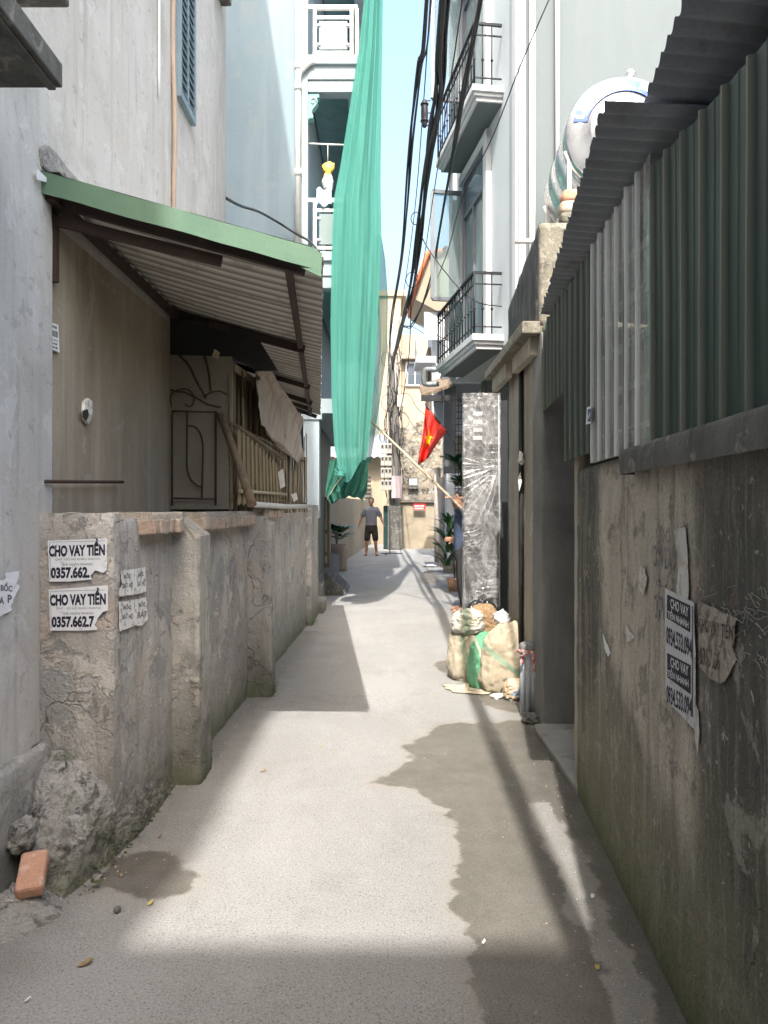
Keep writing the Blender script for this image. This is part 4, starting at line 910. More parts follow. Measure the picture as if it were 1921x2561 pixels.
m_black = surf('black_weathered_render', (.055,.056,.058), (.03,.031,.033), 2.5, streaks=[((.17,.175,.18), 6, .5, .56, .78, .6)], bump=.4)
m_mossconc = surf('lichened_concrete', (.20,.185,.145), (.14,.13,.10), 6, patches=[((.33,.31,.26), 14, .56, .64, .6, .3), ((.06,.06,.05), 10, .6, .68, .7, -.2)], bump=.6)
mb = MB(); rough(mb, (1.17, 7.25), (1.025, 5.12), .25, 2.70, 3.34, .006, 50, 20, .012, 5, 7); obj('parapet', mb, m_black, op)
mb = MB(); rpillar(mb, (1.2, 5.17), .34, .16, 2.66, 3.33, .006, 8, 20, .015, 8, 5, ero=.015); obj('parapet_pillar', mb, m_mossconc, op)
for (x0, x1, y0, y1, z0, z1) in ((.915, 1.12, 5.1, 6.05, 2.60, 2.685), (.935, 1.12, 6.15, 7.15, 2.625, 2.70)):
    mb = MB(); mb.box((x0, y0, z0), (x1, y1, z1)); obj('slab', mb, m_mossconc, op, bevel=.01)
    mb = MB(); mb.prism([(1.04, y0+.1, z0), (1.04, y1-.1, z0), (1.04, y1-.1, z0-.12), (1.04, y0+.1, z0-.12)], (-.05,0,0)); obj('slab_haunch', mb, m_pier, op)
random.seed(31)
for i, (dz, w_, dx) in enumerate(((0,.15,0),(.075,.17,.008),(.15,.17,.02))):
    mb = MB(); mb.ell((1.255+dx, 5.17, 3.375+dz), (w_/2*1.12, .075, .047), 20, 12, fn=lambda q, n: Vector((q.x, q.y, q.z))*(1/max(abs(n.x)**6+abs(n.y)**6+abs(n.z)**6, .02)**(1/6)*.9*(1+.08*fbm(n, 3, dz*40, 3))))
    obj('brick', mb, [m_brick, m_brickcap, m_mossconc][2-i], op)
obj('conduit', MB().tube([(1.06, 5.95, .3), (1.06, 5.95, 2.6)], .02, 8), m_darksteel, op)
for pts, Y in (([(1118,992),(1128,985),(1134,996),(1127,1004),(1122,999)], 5.95), ([(1119,1032),(1124,1020),(1127,1040),(1121,1062)], 5.95), ([(1122,972),(1130,980),(1128,992),(1119,998)], 5.9)):
    mb = MB(); mb.prism([D(x, y, Y-.1) for x, y in torn(pts, .8, 3, int(Y*10))], (.02,.12,0)); obj('plaster_flake', mb, m_white, op)
mb = MB(); p = D(1112,521,6.4); mb.tube([p, p+Vector((.22,0,0))], .022, 10); obj('spout', mb, m_whitepipe, op)
obj('doorway_door', MB().box((1.42, 3.95, 0), (1.46, 5.05, 2.06)), m_soot, op)
mb = MB(); rpillar(mb, (1.20, 4.43), .46, 1.12, -.03, .045, .005, 14, 3, .02, 9, 2); obj('door_step', mb, surf('step_concrete', (.33,.325,.30), (.24,.235,.215), 4, patches=[((.14,.135,.12), 6, .58, .66, .6, 0)], bump=.5), label='low flat concrete step at the right-hand doorway', cat='step')

# ---------------------------------------------------------------- white house with iron balconies
wh = thing('white_house', 'tall white house with black iron balconies on the right', 'house', (2, 9, 0))
C0 = Vector((FX(8.24), 8.24, 0)); fe = Vector((-.14, 1, 0)).normalized(); fn_ = Vector((-fe.y, fe.x, 0))
def F(s, o, z): return C0+fe*s+fn_*o+Vector((0,0,z))
def fbox(mb, s0, s1, o0, o1, z0, z1): return mb.obox(F((s0+s1)/2, (o0+o1)/2, (z0+z1)/2), fe*(s1-s0)/2, fn_*(o1-o0)/2, (0,0,(z1-z0)/2))
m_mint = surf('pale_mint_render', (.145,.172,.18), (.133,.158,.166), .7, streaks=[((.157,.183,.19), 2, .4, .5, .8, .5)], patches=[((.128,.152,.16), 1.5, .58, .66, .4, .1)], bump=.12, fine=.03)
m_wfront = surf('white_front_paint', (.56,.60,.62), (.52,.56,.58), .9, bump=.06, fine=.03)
m_wtrim = surf('white_trim_paint', (.60,.61,.625), (.56,.57,.585), 1.2, bump=.04, fine=.02)
mb = MB(); mb.prism([F(.5,-.02,3.34), F(3.4,-.02,3.34), F(3.4,-5.5,3.34), F(.02,-5.5,3.34), F(.02,-.02,3.34)], (0,0,10)); obj('upper_walls', mb, m_wfront, wh)
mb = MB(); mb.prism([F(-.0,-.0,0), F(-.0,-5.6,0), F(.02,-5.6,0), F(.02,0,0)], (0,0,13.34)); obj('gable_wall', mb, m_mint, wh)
mb = MB(); mb.prism([F(.05,-.45,0), F(3.4,-.45,0), F(3.4,-5.5,0), F(.05,-5.5,0)], (0,0,3.34)); obj('lower_walls', mb, m_darkconc, wh)
mb = MB(); fbox(mb, -.03, .22, -.02, .05, 2.9, 13.2); fbox(mb, .03, .16, .05, .075, 3.0, 13.2); obj('corner_pilaster', mb, m_wtrim, wh, bevel=.008)
mb = MB(); fbox(mb, 3.15, 3.42, -.02, .04, 3.4, 13.2); obj('far_pilaster', mb, m_wtrim, wh, bevel=.008)
m_bglass = NB('window_glass'); m_bglass = m_bglass.done(m_bglass.mix(m_bglass.ramp(m_bglass.noise(m_bglass.vmul(m_bglass.pos,(3,3,.6)), 1, 3), .3, .7), (.10,.15,.18), (.22,.29,.31)), .06, 0)
m_frame = flat('grey_frame', (.16,.175,.20), .45, .3)
for (zt, zb) in ((3.47, 3.30), (6.38, 6.21), (9.3, 9.13)):
    mb = MB(); fbox(mb, .77, 2.85, -.02, .36, zt-.075, zt); fbox(mb, .80, 2.82, -.02, .33, zt-.115, zt-.075); fbox(mb, .83, 2.79, -.02, .30, zt-.165, zt-.115)
    bal = obj('balcony', mb, m_wtrim, wh, bevel=.006)
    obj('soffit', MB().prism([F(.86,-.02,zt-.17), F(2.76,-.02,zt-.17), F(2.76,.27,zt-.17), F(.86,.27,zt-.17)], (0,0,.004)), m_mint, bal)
    h = .72; rail = obj('railing', MB().beam(F(.80,.33,zt+h), F(2.82,.33,zt+h), .03, .03), m_iron, bal)
    mb = MB()
    for o in (.05, .33): pass
    obj('railing', MB().beam(F(.80,0,zt+h), F(.80,.33,zt+h), .03, .03), m_iron, bal); obj('railing', MB().beam(F(.80,0,zt+h-.13), F(.80,.33,zt+h-.13), .016, .016), m_iron, bal); obj('railing', MB().beam(F(.80,0,zt+.09), F(.80,.33,zt+.09), .016, .016), m_iron, bal)
    for z in (h-.13, .09): obj('railing', MB().beam(F(.80,.33,zt+z), F(2.82,.33,zt+z), .016, .016), m_iron, bal)
    def bal_(s, o, r=.009):
        mb = MB(); a, b = F(s,o,zt), F(s,o,zt+h); mb.tube([a, b], r, 5); mb.ell(lerp(a, b, .42), (.018,.018,.022), 8, 5); obj('baluster', mb, m_iron, bal)
    for i in range(15): bal_(lerp(.80, 2.82, i/14), .33, .014 if i in (0,7,14) else .008)
    for o in (.12, .23): bal_(.80, o)
    mb = MB()
    for i in range(12):
        s0 = lerp(.85, 2.7, i/11); mb.tube(smooth_path([F(s0,.33,zt+h-.11), F(s0+.06,.33,zt+h-.06), F(s0+.02,.33,zt+h-.02), F(s0-.03,.33,zt+h-.06)], 3), .005, 4)
    obj('scrollwork', mb, m_iron, bal)
# windows / balcony doors with trim and an open leaf
for (z0, z1) in ((3.55, 6.02), (6.46, 8.95)):
    mb = MB(); fbox(mb, 1.46, 1.54, -.03, .03, z0, z1); fbox(mb, 2.54, 2.62, -.03, .03, z0, z1); fbox(mb, 1.54, 2.54, -.03, .03, z1-.07, z1); fbox(mb, 1.54, 2.54, -.03, .025, z1-.55, z1-.5); fbox(mb, 2.02, 2.07, -.03, .028, z0, z1-.55)
    wv_ = obj('window', mb, m_frame, wh)
    mb = MB(); fbox(mb, 1.54, 2.54, -.03, -.005, z0, z1-.07); obj('pane', mb, m_bglass, wv_)
    mb = MB(); fbox(mb, 1.30, 1.455, -.02, .05, z0-.05, z1+.12); fbox(mb, 1.30, 2.78, -.02, .045, z1, z1+.12) ; obj('window_surround', mb, m_wtrim, wh, bevel=.005)
    hin, tip = F(2.62,.04,0), F(2.60,.46,0); mb = MB()
    za, zb_ = (4.36, 5.86) if z0 < 4 else (z0+.7, z1-.1)
    for (p, q) in (((hin, za), (hin, zb_)), ((tip, za), (tip, zb_)), ((hin, za), (tip, za)), ((hin, zb_), (tip, zb_))): mb.beam(p[0]+Vector((0,0,p[1])), q[0]+Vector((0,0,q[1])), .05, .05, (0,1,0))
    lf = obj('open_leaf', mb, m_frame, wh)
    mb = MB(); mb.prism([hin+Vector((0,0,za)), tip+Vector((0,0,za)), tip+Vector((0,0,zb_)), hin+Vector((0,0,zb_))], (0,.008,0)); obj('leaf_pane', mb, glassmat('leaf_glass', (.7,.82,.84), .25), lf)
# downpipes
obj('corner_pipe', MB().tube([F(-.06,-.08,2.55), F(-.06,-.08,5), F(-.06,-.08,13)], .036, 10), m_whitepipe, wh)
obj('roof_pipe', MB().tube([F(-.05,-.36,3.0), F(-.05,-.36,13)], .03, 8), m_wtrim, wh)
# grey waste pipe loop at the balcony's far end
q = [D(955,798,11.2), D(922,798,11.2), D(916,803,11.2), D(916,824,11.2), D(922,830,11.2), D(948,829,11.2)]
obj('waste_pipe', MB().tube(smooth_path(q, 5), .038, 9), m_greypipe, wh)
obj('lamp_fitting', MB().ell(D(963,540,11.2), (.05,.05,.06), 12, 8), m_iron, wh)

# ---------------------------------------------------------------- water tank on its stand
m_steel = NB('stainless_steel'); B = m_steel; m_steel = B.done((.72,.72,.73), B.ramp(B.noise(B.pos, 5, 3), .3, .7, .22, .34), .95)
tk = thing('water_tank', 'horizontal stainless steel water tank with blue print on the right roof', 'water tank', (2.0, 7.2, 4.1))
TC = Vector(((1558-960.5)/1924*6.5, 6.5, CAM_H+(1268-331)/1924*6.5)); TR = .463; TL = 1.35; tdir = Vector((.06,1,0)).normalized(); tx = Vector((1,-.06,0)).normalized()
def ring(prof, seg=64, mat=m_steel, nm='tank_body', parent=tk):
    mb = MB(); vs = []; 
    for (r, y) in prof:
        for k in range(seg):
            a = 2*math.pi*k/seg; vs.append(TC+tdir*y+tx*(r*math.cos(a))+Vector((0,0,r*math.sin(a))))
    m = len(prof); fs = [(j*seg+k, j*seg+(k+1) % seg, (j+1)*seg+(k+1) % seg, (j+1)*seg+k) for j in range(m-1) for k in range(seg)]
    mb.add(vs, fs, True); return obj(nm, mb, mat, parent)
ring([(TR,.02),(TR,.2),(TR+.006,.21),(TR,.22),(TR,.6),(TR+.006,.61),(TR,.62),(TR,1.0),(TR+.006,1.01),(TR,1.02),(TR,TL),(TR*.8,TL+.07),(TR*.4,TL+.11),(.001,TL+.12)])
ring([(.001,-.115),(TR*.25,-.11),(TR*.42,-.095),(TR*.44,-.10),(TR*.50,-.10),(TR*.53,-.085),(TR*.60,-.083),(TR*.63,-.075),(TR*.66,-.06),(TR*.80,-.045),(TR*.93,-.012),(TR+.004,-.0),(TR+.012,.008),(TR+.004,.02)], nm='end_cap')
# printed blue arc with pale brush shapes
m_bprint = flat('blue_print', (.08,.13,.50), .35, .3, .3, 12)
def arc(a0, a1, r0, r1, mat, nm, par, off):
    mb = MB(); 
    def fn(u, v):
        a = math.radians(lerp(a0, a1, u)); r = lerp(r0, r1, v); y = -.045-(.93*TR-r)*.12-off if r < .93*TR else -.045-off
        yy = lerp(-.062, -.016, (r/TR-.66)/.27)-off
        return TC+tdir*yy+tx*(r*math.cos(a))+Vector((0,0,r*math.sin(a)))
    mb.grid(fn, 30, 4); return obj(nm, mb, mat, par)
pr_ = arc(35, 168, TR*.69, TR*.93, m_bprint, 'blue_band', tk, .010)
for (a0, a1, r0, r1) in ((150,160,.74,.80),(149,154,.74,.92),(160,164,.76,.92),(120,138,.72,.78),(112,128,.80,.90),(85,98,.74,.82),(92,106,.84,.91),(58,70,.78,.9)): arc(a0, a1, TR*r0, TR*r1, m_steel, 'pale_stroke', pr_, .012)
mb = MB(); p = TC+tdir*.10+Vector((.09,0,TR-.01)); mb.tube([p, p+Vector((0,0,.13))], .022, 10); mb.tube([p+Vector((-.035,0,.10)), p+Vector((.035,0,.10))], .028, 10); obj('filler_cap', mb, m_steel, tk)
ts = thing('tank_stand', 'thin steel stand with braces under the water tank', 'stand', (2.0, 7.2, 3.3))
m_standw = flat('galvanised_angle', (.62,.60,.56), .5, .3)
zb0 = 3.0
for (sx, y) in ((-.44,.05),(.44,.05),(-.44,1.25),(.44,1.25)):
    b0 = TC+tdir*y+tx*sx; obj('leg', MB().beam(Vector((b0.x, b0.y, zb0)), Vector((b0.x, b0.y, TC.z-.12)), .035, .035), m_standw, ts)
for y in (.05, 1.25):
    pts = [TC+tdir*y+tx*((TR+.03)*math.cos(math.radians(a)))+Vector((0,0,(TR+.03)*math.sin(math.radians(a)))) for a in range(195, 346, 10)]
    obj('cradle', MB().tube(pts, .015, 6), m_standw, ts)
    obj('brace', MB().tube([TC+tdir*y+tx*-.44+Vector((0,0,-.45)), Vector(((TC+tdir*y+tx*.44).x, (TC+tdir*y).y, zb0+.2))], .012, 5), m_standw, ts)
for sx in (-.44, .44):
    obj('brace', MB().tube([TC+tdir*.05+tx*sx+Vector((0,0,-1.2)), TC+tdir*1.25+tx*sx+Vector((0,0,-.4))], .010, 5), m_standw, ts); obj('brace', MB().tube([TC+tdir*1.25+tx*sx+Vector((0,0,-1.2)), TC+tdir*.6+tx*sx+Vector((0,0,-.5))], .010, 5), m_standw, ts)
obj('back_sheet', MB().prism([TC+tdir*1.3+tx*-.55+Vector((0,0,-.45)), TC+tdir*1.3+tx*.6+Vector((0,0,-.45)), TC+tdir*1.3+tx*.6+Vector((0,0,-1.5)), TC+tdir*1.3+tx*-.62+Vector((0,0,-1.5))], (0,.01,0)), flat('grey_tarpaulin', (.14,.17,.18), .6), ts)
obj('back_roof', MB().box((1.3, 5.35, 2.62), (3.3, 8.0, 2.80)), m_darkconc, label='flat concrete roof behind the old gate pier carrying the water tank', cat='roof')

# ---------------------------------------------------------------- wrapped steel gate leaf
gt = thing('wrapped_gate', 'dark steel gate leaf wrapped in clear plastic film, standing open', 'gate', (1.15, 9, .1))
GYW = 9.0; Q = lambda x, y, dy=0: D(x, y, GYW+dy)
m_gate = flat('dark_grey_steel', (.06,.062,.068), .4, .4)
gz0 = .22
gl_, gr2 = D(1003,860,GYW).x, D(1086,868,GYW).x
obj('leaf', MB().box((gl_+.02, GYW, gz0), (gr2-.02, GYW+.045, 2.72)), m_gate, gt)
fr = obj('frame', MB().box((gl_, GYW-.01, gz0), (gl_+.05, GYW+.055, 2.76)), m_gate, gt)
obj('frame', MB().box((gr2-.10, GYW-.01, gz0), (gr2-.06, GYW+.06, 2.74)), m_gate, gt); obj('frame', MB().box((gl_+.05, GYW-.008, 2.67), (gr2-.1, GYW+.05, 2.755)), m_gate, gt)
for k in range(4): obj('lit_slot_bar', MB().box((gl_+.10, GYW-.012, 2.52-.095*k), (gl_+.21, GYW-.002, 2.565-.095*k)), m_wtrim, gt)  # white colour paints the louvre slots as lit
for k in range(13): obj('slat', MB().box((gl_+.06, GYW-.012, .35+.075*k), (gr2-.11, GYW-.002, .40+.075*k)), m_gate, gt)
B = NB('plastic_film'); tr = B.n('ShaderNodeBsdfTransparent'); tr.inputs[0].default_value = (.93,.93,.93,1); gl = B.n('ShaderNodeBsdfGlossy'); gl.inputs['Roughness'].default_value = .25; df = B.n('ShaderNodeBsdfDiffuse'); df.inputs[0].default_value = (.8,.8,.8,1)
m1 = B.n('ShaderNodeMixShader'); B.put(m1.inputs[0], B.math('ADD', B.attr('crease'), B.ramp(B.noise(B.vmul(B.pos, (3,3,1.2)), 2.2, 5, .6, 1.0), .40, .62, .07, .30))); B.t.links.new(tr.outputs[0], m1.inputs[1]); B.t.links.new(df.outputs[0], m1.inputs[2])
m2 = B.n('ShaderNodeMixShader'); m2.inputs[0].default_value = .14; B.t.links.new(m1.outputs[0], m2.inputs[1]); B.t.links.new(gl.outputs[0], m2.inputs[2]); B.t.links.new(m2.outputs[0], B.out.inputs[0]); m_film = B.m
PIN = [(gr2-.05, 1.92, 31, .40, 1.), (gl_-.02, 1.42, 23, .13, .5), (gr2-.02, .70, 21, .22, .35), (gl_+.15, .10, 19, .25, .6)]
def crease(x, z):
    s = 0
    for (px_, pz, n_, fo, wt) in PIN:
        dx, dz = x-px_, z-pz; r = math.hypot(dx, dz)+.02; a = math.atan2(dz, dx)
        s += max(0, math.sin(a*n_+5*nz((a*4, r*1.2, pz), 1.5)))**3*math.exp(-r/fo)*min(1, r/.05)*wt*max(0, .55+.9*nz((a*2.3, pz, r*3), 1.3))
    w1 = nz((x*7+2*nz((x*3, z*2, 1), 1), z*16, 2), 1); w2 = nz((x*11+z*9, z*5-x*4, 7), 1)
    return s+.35*max(0, 1-abs(w1)*7)*max(0, .3+nz((x*3, z*2.2, 9), 1))+.3*max(0, 1-abs(w2)*8)*max(0, .25+nz((x*4, z*2.7, 19), 1))
def filmf(u, v):
    x = lerp(gl_-.015, gr2-.03, u); z = lerp(gz0-.05, 2.78, v); return Vector((x, GYW-.03-.02*min(1.5, crease(x, z))-.006*nz((x*20, z*14, 0), 1), z))
obj('plastic_wrap', MB().grid(filmf, 110, 420), m_film, gt, attrs={'crease': lambda p: min(.45, crease(p.x, p.z)*.75)})
def film2(u, v):
    y = lerp(GYW-.03, GYW+.08, u); z = lerp(gz0-.05, 2.78, v); return Vector((gl_-.018-.006*nz((y*30, z*14, 2), 1), y, z))
obj('plastic_wrap', MB().grid(film2, 8, 60), m_film, gt, attrs={'crease': lambda p: .25})
obj('hanging_string', MB().tube([(gr2-.055, GYW-.05, 2.75), (gr2-.05, GYW-.05, 1.6), (gr2-.045, GYW-.05, .3)], .004, 4), m_white, gt)
obj('back_leaf', MB().box((gr2-.055, GYW+.02, gz0), (gr2+.06, GYW+.07, 2.7)), m_gate, gt)
# ---------------------------------------------------------------- sacks of rubble
def sackmat(name, c1, c2, stripe, sa, ang, wid, per, c3=None):
    B = NB(name); P = B.objc()
    c = B.mix(B.ramp(B.noise(P, 7, 5, .6), .35, .65), c1, c2)
    v = B.vmul(P, (1,1,1)); x = B.sep(v); f = B.math('ADD', B.math('MULTIPLY', x[0], math.cos(ang)), B.math('MULTIPLY', x[2], math.sin(ang)))
    f = B.math('ADD', f, B.math('MULTIPLY', B.noise(P, 6, 2), .03))
    w_ = B.math('PINGPONG', f, per); s_ = B.ramp(w_, wid, wid*.7, 0, sa); c = B.mix(s_, c, stripe)
    if c3: c = B.mix(B.ramp(B.noise(P, 5, 4), .58, .64, 0, .8), c, c3)
    wv = B.n('ShaderNodeTexWave'); wv.inputs['Scale'].default_value = 120; B.put(wv.inputs['Vector'], P)
    c = B.mix(B.ramp(B.noise(P, 60, 3), .3, .7, 0, .25), c, tuple(q*.6 for q in c1))
    B.bump(B.math('ADD', B.math('MULTIPLY', wv.outputs[0], .15), B.noise(P, 22, 5, .7, 1.5)), .5, .012); return B.done(c, .75)
TAN, TAN2, GRN = (.44,.385,.28), (.51,.455,.35), (.13,.36,.21)
def sack(name, label, c, r, mat, lean=(0,0), neck=.45, seed=0, nu=96, nv=80, wr=.07, group='rubble sacks piled by the gate pier', flatb=True):
    def fn(q, n):
        t = (n.z+1)/2
        k = 1/max(abs(n.x)**2.6+abs(n.y)**2.6+abs(n.z)**4, .05)**(1/3.2)
        q = q*k*.92; taper = 1-(1-neck)*max(0, t-.72)/.28 if neck < 1 else 1
        q = Vector((q.x*taper, q.y*taper, q.z))
        ridg = (1-abs(fbm(n, 2.2, seed, 4))*1.4)-.5; fine_ = -abs(nz((n.x, n.y, n.z*.35), 3.2, seed+5))-.5*abs(nz((n.x*.5, n.y*.5, n.z), 6., seed+8))
        sag = .10*math.exp(-((t-.25)/.22)**2)
        q = q*(1+wr*ridg*1.5+.11*fine_+sag+.04)+Vector((lean[0]*t*t*r[2]*2, lean[1]*t*t*r[2]*2, 0))
        return q
    mb = MB(); mb.ell((0,0,0), r, nu, nv, fn=fn)
    zmin = -r[2]*.86
    mb.v = [(x, y, max(z, zmin+.01*nz((x*9, y*9, 0)))) for x, y, z in mb.v]
    o = obj(name, mb, mat, label=label, cat='sack', group=group); o.location = (c[0], c[1], c[2]-zmin); return o
sack('rubble_sack', 'tan sack with green lettering stripe, leftmost of the pile', (.685, 6.5, 0), (.155,.14,.28), sackmat('tan_sack_a', TAN, TAN2, (.20,.36,.26), .55, .2, .03, .11), (.06,.05), .65, 3)
sack('rubble_sack', 'bright green plastic sack in the middle of the pile', (.80, 6.18, 0), (.13,.13,.245), sackmat('green_sack', GRN, (.17,.47,.28), (.60,.62,.48), .8, .3, .012, .10), (.04,.0), .5, 8)
sack('rubble_sack', 'big tan sack with pale green stripe in front of the pile', (.945, 6.08, 0), (.205,.165,.295), sackmat('tan_sack_b', (.45,.38,.27), (.52,.45,.335), (.20,.38,.26), .75, .9, .022, .16), (.10,.02), .6, 14, wr=.09)
sack('rubble_sack', 'brown paper sack at the back of the pile', (.86, 6.62, .30), (.14,.12,.17), sackmat('brown_paper_sack', (.36,.24,.13), (.30,.19,.10), (.25,.16,.09), .2, 0, .02, .2), (0,0), .8, 20, wr=.12)
sack('rubble_sack', 'small tan bag with blue print in front of the big sack', (1.0, 5.80, 0), (.10,.075,.085), sackmat('small_bag', (.52,.38,.24), (.56,.44,.30), (.62,.60,.52), .5, .4, .03, .09, (.12,.34,.62)), (0,0), .8, 26, wr=.12)
sack('rubble_sack', 'white topped sack slumped over the leftmost sack', (.70, 6.46, .40), (.135,.10,.105), sackmat('white_sack', (.62,.60,.54), (.52,.48,.38), (.25,.46,.30), .6, .1, .03, .18), (.05,.0), .8, 33, wr=.13)
def flatsack(u, v):
    a = u*2*math.pi; rr = (.04+.96*v); x = .21*math.cos(a)*rr; y = .15*math.sin(a)*rr; n_ = .6*nz((math.cos(a)*1.5, math.sin(a)*1.5, 3), 1)
    return Vector((.68+x*(1+n_), 6.12+y*(1+n_), .012+.03*max(0, fbm((x*9, y*9, 0), 1.5, 2))*(1-v**4)))
obj('empty_sack', MB().grid(flatsack, 60, 16), sackmat('flat_sack', TAN2, (.62,.53,.40), (.3,.45,.3), .5, .2, .015, .13), solid=.005, label='empty tan sack lying flat on the ground under the pile', cat='sack')
mb = MB(); mb.ell((.95, 7.5, .22), (.21,.15,.30), 50, 40, fn=lambda q, n: q*(1+.28*((1-abs(fbm(n, 2.6, 41, 4)))-.55)))
m_blackpl = flat('black_plastic', (.018,.018,.02), .25); obj('black_bag', mb, m_blackpl, label='crumpled black plastic bag behind the sacks', cat='bag')
random.seed(17)
def crumple(name, label, c, s, mat, seed, flatz=.4):
    mb = MB(); mb.ell(c, (s, s*.8, s*flatz), 18, 12, fn=lambda q, n: q*(1+.7*fbm(n, 2.5, seed, 3))); return obj(name, mb, mat, label=label, cat='litter')
crumple('torn_paper', 'torn white paper on top of the big front sack', (.93, 6.1, .57), .06, m_white, 3, .9)
crumple('torn_paper', 'shred of pale wrapping below the big front sack', (.86, 5.83, .015), .05, m_papert, 5)

# bundle of plastic pipes with a ribbon
pb = thing('pipe_bundle', 'short bundle of grey plastic pipes with red ribbon against the pier', 'pipes', (1.0, 5.35, 0))
for (dx, dy, h, r) in ((-.028,0,.47,.026),(.026,.005,.475,.026),(.0,-.035,.46,.022),(.03,-.04,.45,.02),(.0,.045,.46,.024)):
    obj('pipe', MB().tube([(1.0+dx, 5.35+dy, 0), (1.0+dx*1.1, 5.35+dy, h)], r, 12), m_greypipe, pb)
obj('cap', MB().ell((1.0, 5.345, .475), (.062,.06,.045), 18, 12, fn=lambda q, n: q*(1+.25*fbm(n, 3, 2, 3))), m_soot, pb)
m_rib = NB('red_white_ribbon'); m_rib = m_rib.done(m_rib.mix(m_rib.ramp(m_rib.noise(m_rib.pos, 34, 2), .48, .53), (.66,.55,.53), (.50,.09,.08)), .6)
obj('ribbon', MB().grid(lambda u, v: Vector((1.0+.075*math.cos(u*6.28), 5.345+.075*math.sin(u*6.28), .44+.022*v+.008*math.sin(u*12))), 30, 2), m_rib, pb, solid=.002)
obj('ribbon_tail', MB().grid(lambda u, v: Vector((1.01+.02*u+.022*v, 5.27-.01*math.sin(v*8), .44-.16*v+.012*math.sin(v*9+u*3))), 3, 16), m_rib, pb, solid=.002)
obj('ribbon_tail', MB().grid(lambda u, v: Vector((.955-.02*v+.018*u, 5.28-.01*math.sin(v*7), .45-.07*v)), 3, 8), m_rib, pb, solid=.002)
mb = MB(); mb.ell((1.0, 5.2, .02), (.07,.09,.035), 20, 12, fn=lambda q, n: q*(1+.4*fbm(n, 3, 6, 3))); obj('mortar_lump', mb, m_darkconc, label='dark lump of mortar at the foot of the pipe bundle', cat='rubble')

# ---------------------------------------------------------------- loose brick, stones, litter
mb = MB(); mb.box((-.047,-.088,-.026), (.047,.088,.026)); o = obj('loose_brick', mb, m_brick, bevel=.012, label='loose orange brick lying at the near end of the low wall', cat='brick')
o.location = G(68,1880)+Vector((0,.12,.10)); o.rotation_euler = (math.radians(38), math.radians(-4), math.radians(-6))
o.location = (D(70, 1880, 2.785)+Vector((0,0,-.012))); o.rotation_euler = (math.radians(22), math.radians(-4), math.radians(15))
def stone(name, label, c, r, seed, mat=m_rubble, cat='rubble', group=None):
    mb = MB(); mb.ell(c, r, 36, 26, fn=lambda q, n: q*(1/max(abs(n.x)**3+abs(n.y)**3+abs(n.z)**3, .1)**(1/4))*(1+.28*fbm(n, 2.1, seed, 5))); return obj(name, mb, mat, label=label, cat=cat, group=group)
def heapf(u, v):
    a = u*math.pi*2; r_ = v; k_ = 1+.45*nz((math.cos(a)*1.7, math.sin(a)*1.7, 5), 1); x = -1.32+.17*r_*math.cos(a)*k_; y = 2.72+.19*r_*math.sin(a)*k_; h = .10*(1-r_)**.8*(1+.6*fbm((x*9, y*9, 0), 1, 3, 3))+.025*fbm((x*22, y*22, 0), 1, 1, 3)*(1-r_)
    return Vector((x, y, h-.006))
obj('mortar_heap', MB().grid(heapf, 60, 24), m_heap, label='low heap of broken mortar on the ground at lower left', cat='rubble')
stone('concrete_chunk', 'grey concrete chunk wedged between plinth and low wall above the brick', (-1.375, 2.93, .20), (.045,.07,.06), 5)
mb = MB(); random.seed(77)
for i in range(170):
    t = random.random(); x = lerp(-1.42, -1.06, t)+random.uniform(-.05,.05); y = lerp(2.55, 3.3, random.random()**1.2*(.4+.6*t)); r = random.choice((.004,.006,.008,.012,.02))*random.uniform(.7,1.2)
    if x > -1.15+.3*(y-2.8) or (x > -1.36 and y > 2.9 and x < -1.14): continue
    mb.ell((x, y, r*.4), (r*random.uniform(.8,1.6), r*random.uniform(.7,1.3), r*random.uniform(.4,.9)), 6, 4, rot=Matrix.Rotation(random.uniform(0,6), 3, 'Z'), fn=lambda q, n: q*(1+.6*nz(n, 1.7, i*3.1)))
    for k in range(len(mb.sm)-24, len(mb.sm)): mb.sm[k] = False
obj('rubble_chips', mb, m_heap, label='scattered mortar chips on the ground around the loose brick', cat='rubble', kind='stuff')
obj('pebble', MB().ell(G(253,1972)+Vector((0,0,.012)), (.014,.014,.013), 12, 8), m_darkconc, label='small round dark pebble on the road at lower left', cat='pebble')
m_leaf = flat('dry_leaf', (.30,.20,.10), .8, 0, .3, 30); m_leafy = flat('yellow_leaf', (.48,.36,.10), .7)
random.seed(5)
def leaf(p, L, wd, a, mat, label=None, group=None):
    mb = MB(); c_, s_ = math.cos(a), math.sin(a)
    for k in range(6): pass
    pts = []
    for sgn in (1, -1):
        for k in range(7):
            t = k/6 if sgn > 0 else 1-k/6; w_ = wd*math.sin(math.pi*t)**.8*sgn; x = (t-.5)*L; pts.append(Vector((p[0]+x*c_-w_*s_, p[1]+x*s_+w_*c_, p[2]+.004+.01*abs(w_)/wd*(t-.3)**2*4+.006*t)))
    pts = pts[:7]+pts[8:13]; mb.prism(pts, (0,0,.0015)); return obj('fallen_leaf', mb, mat, label=label, cat='leaf' if label else None, group=group)
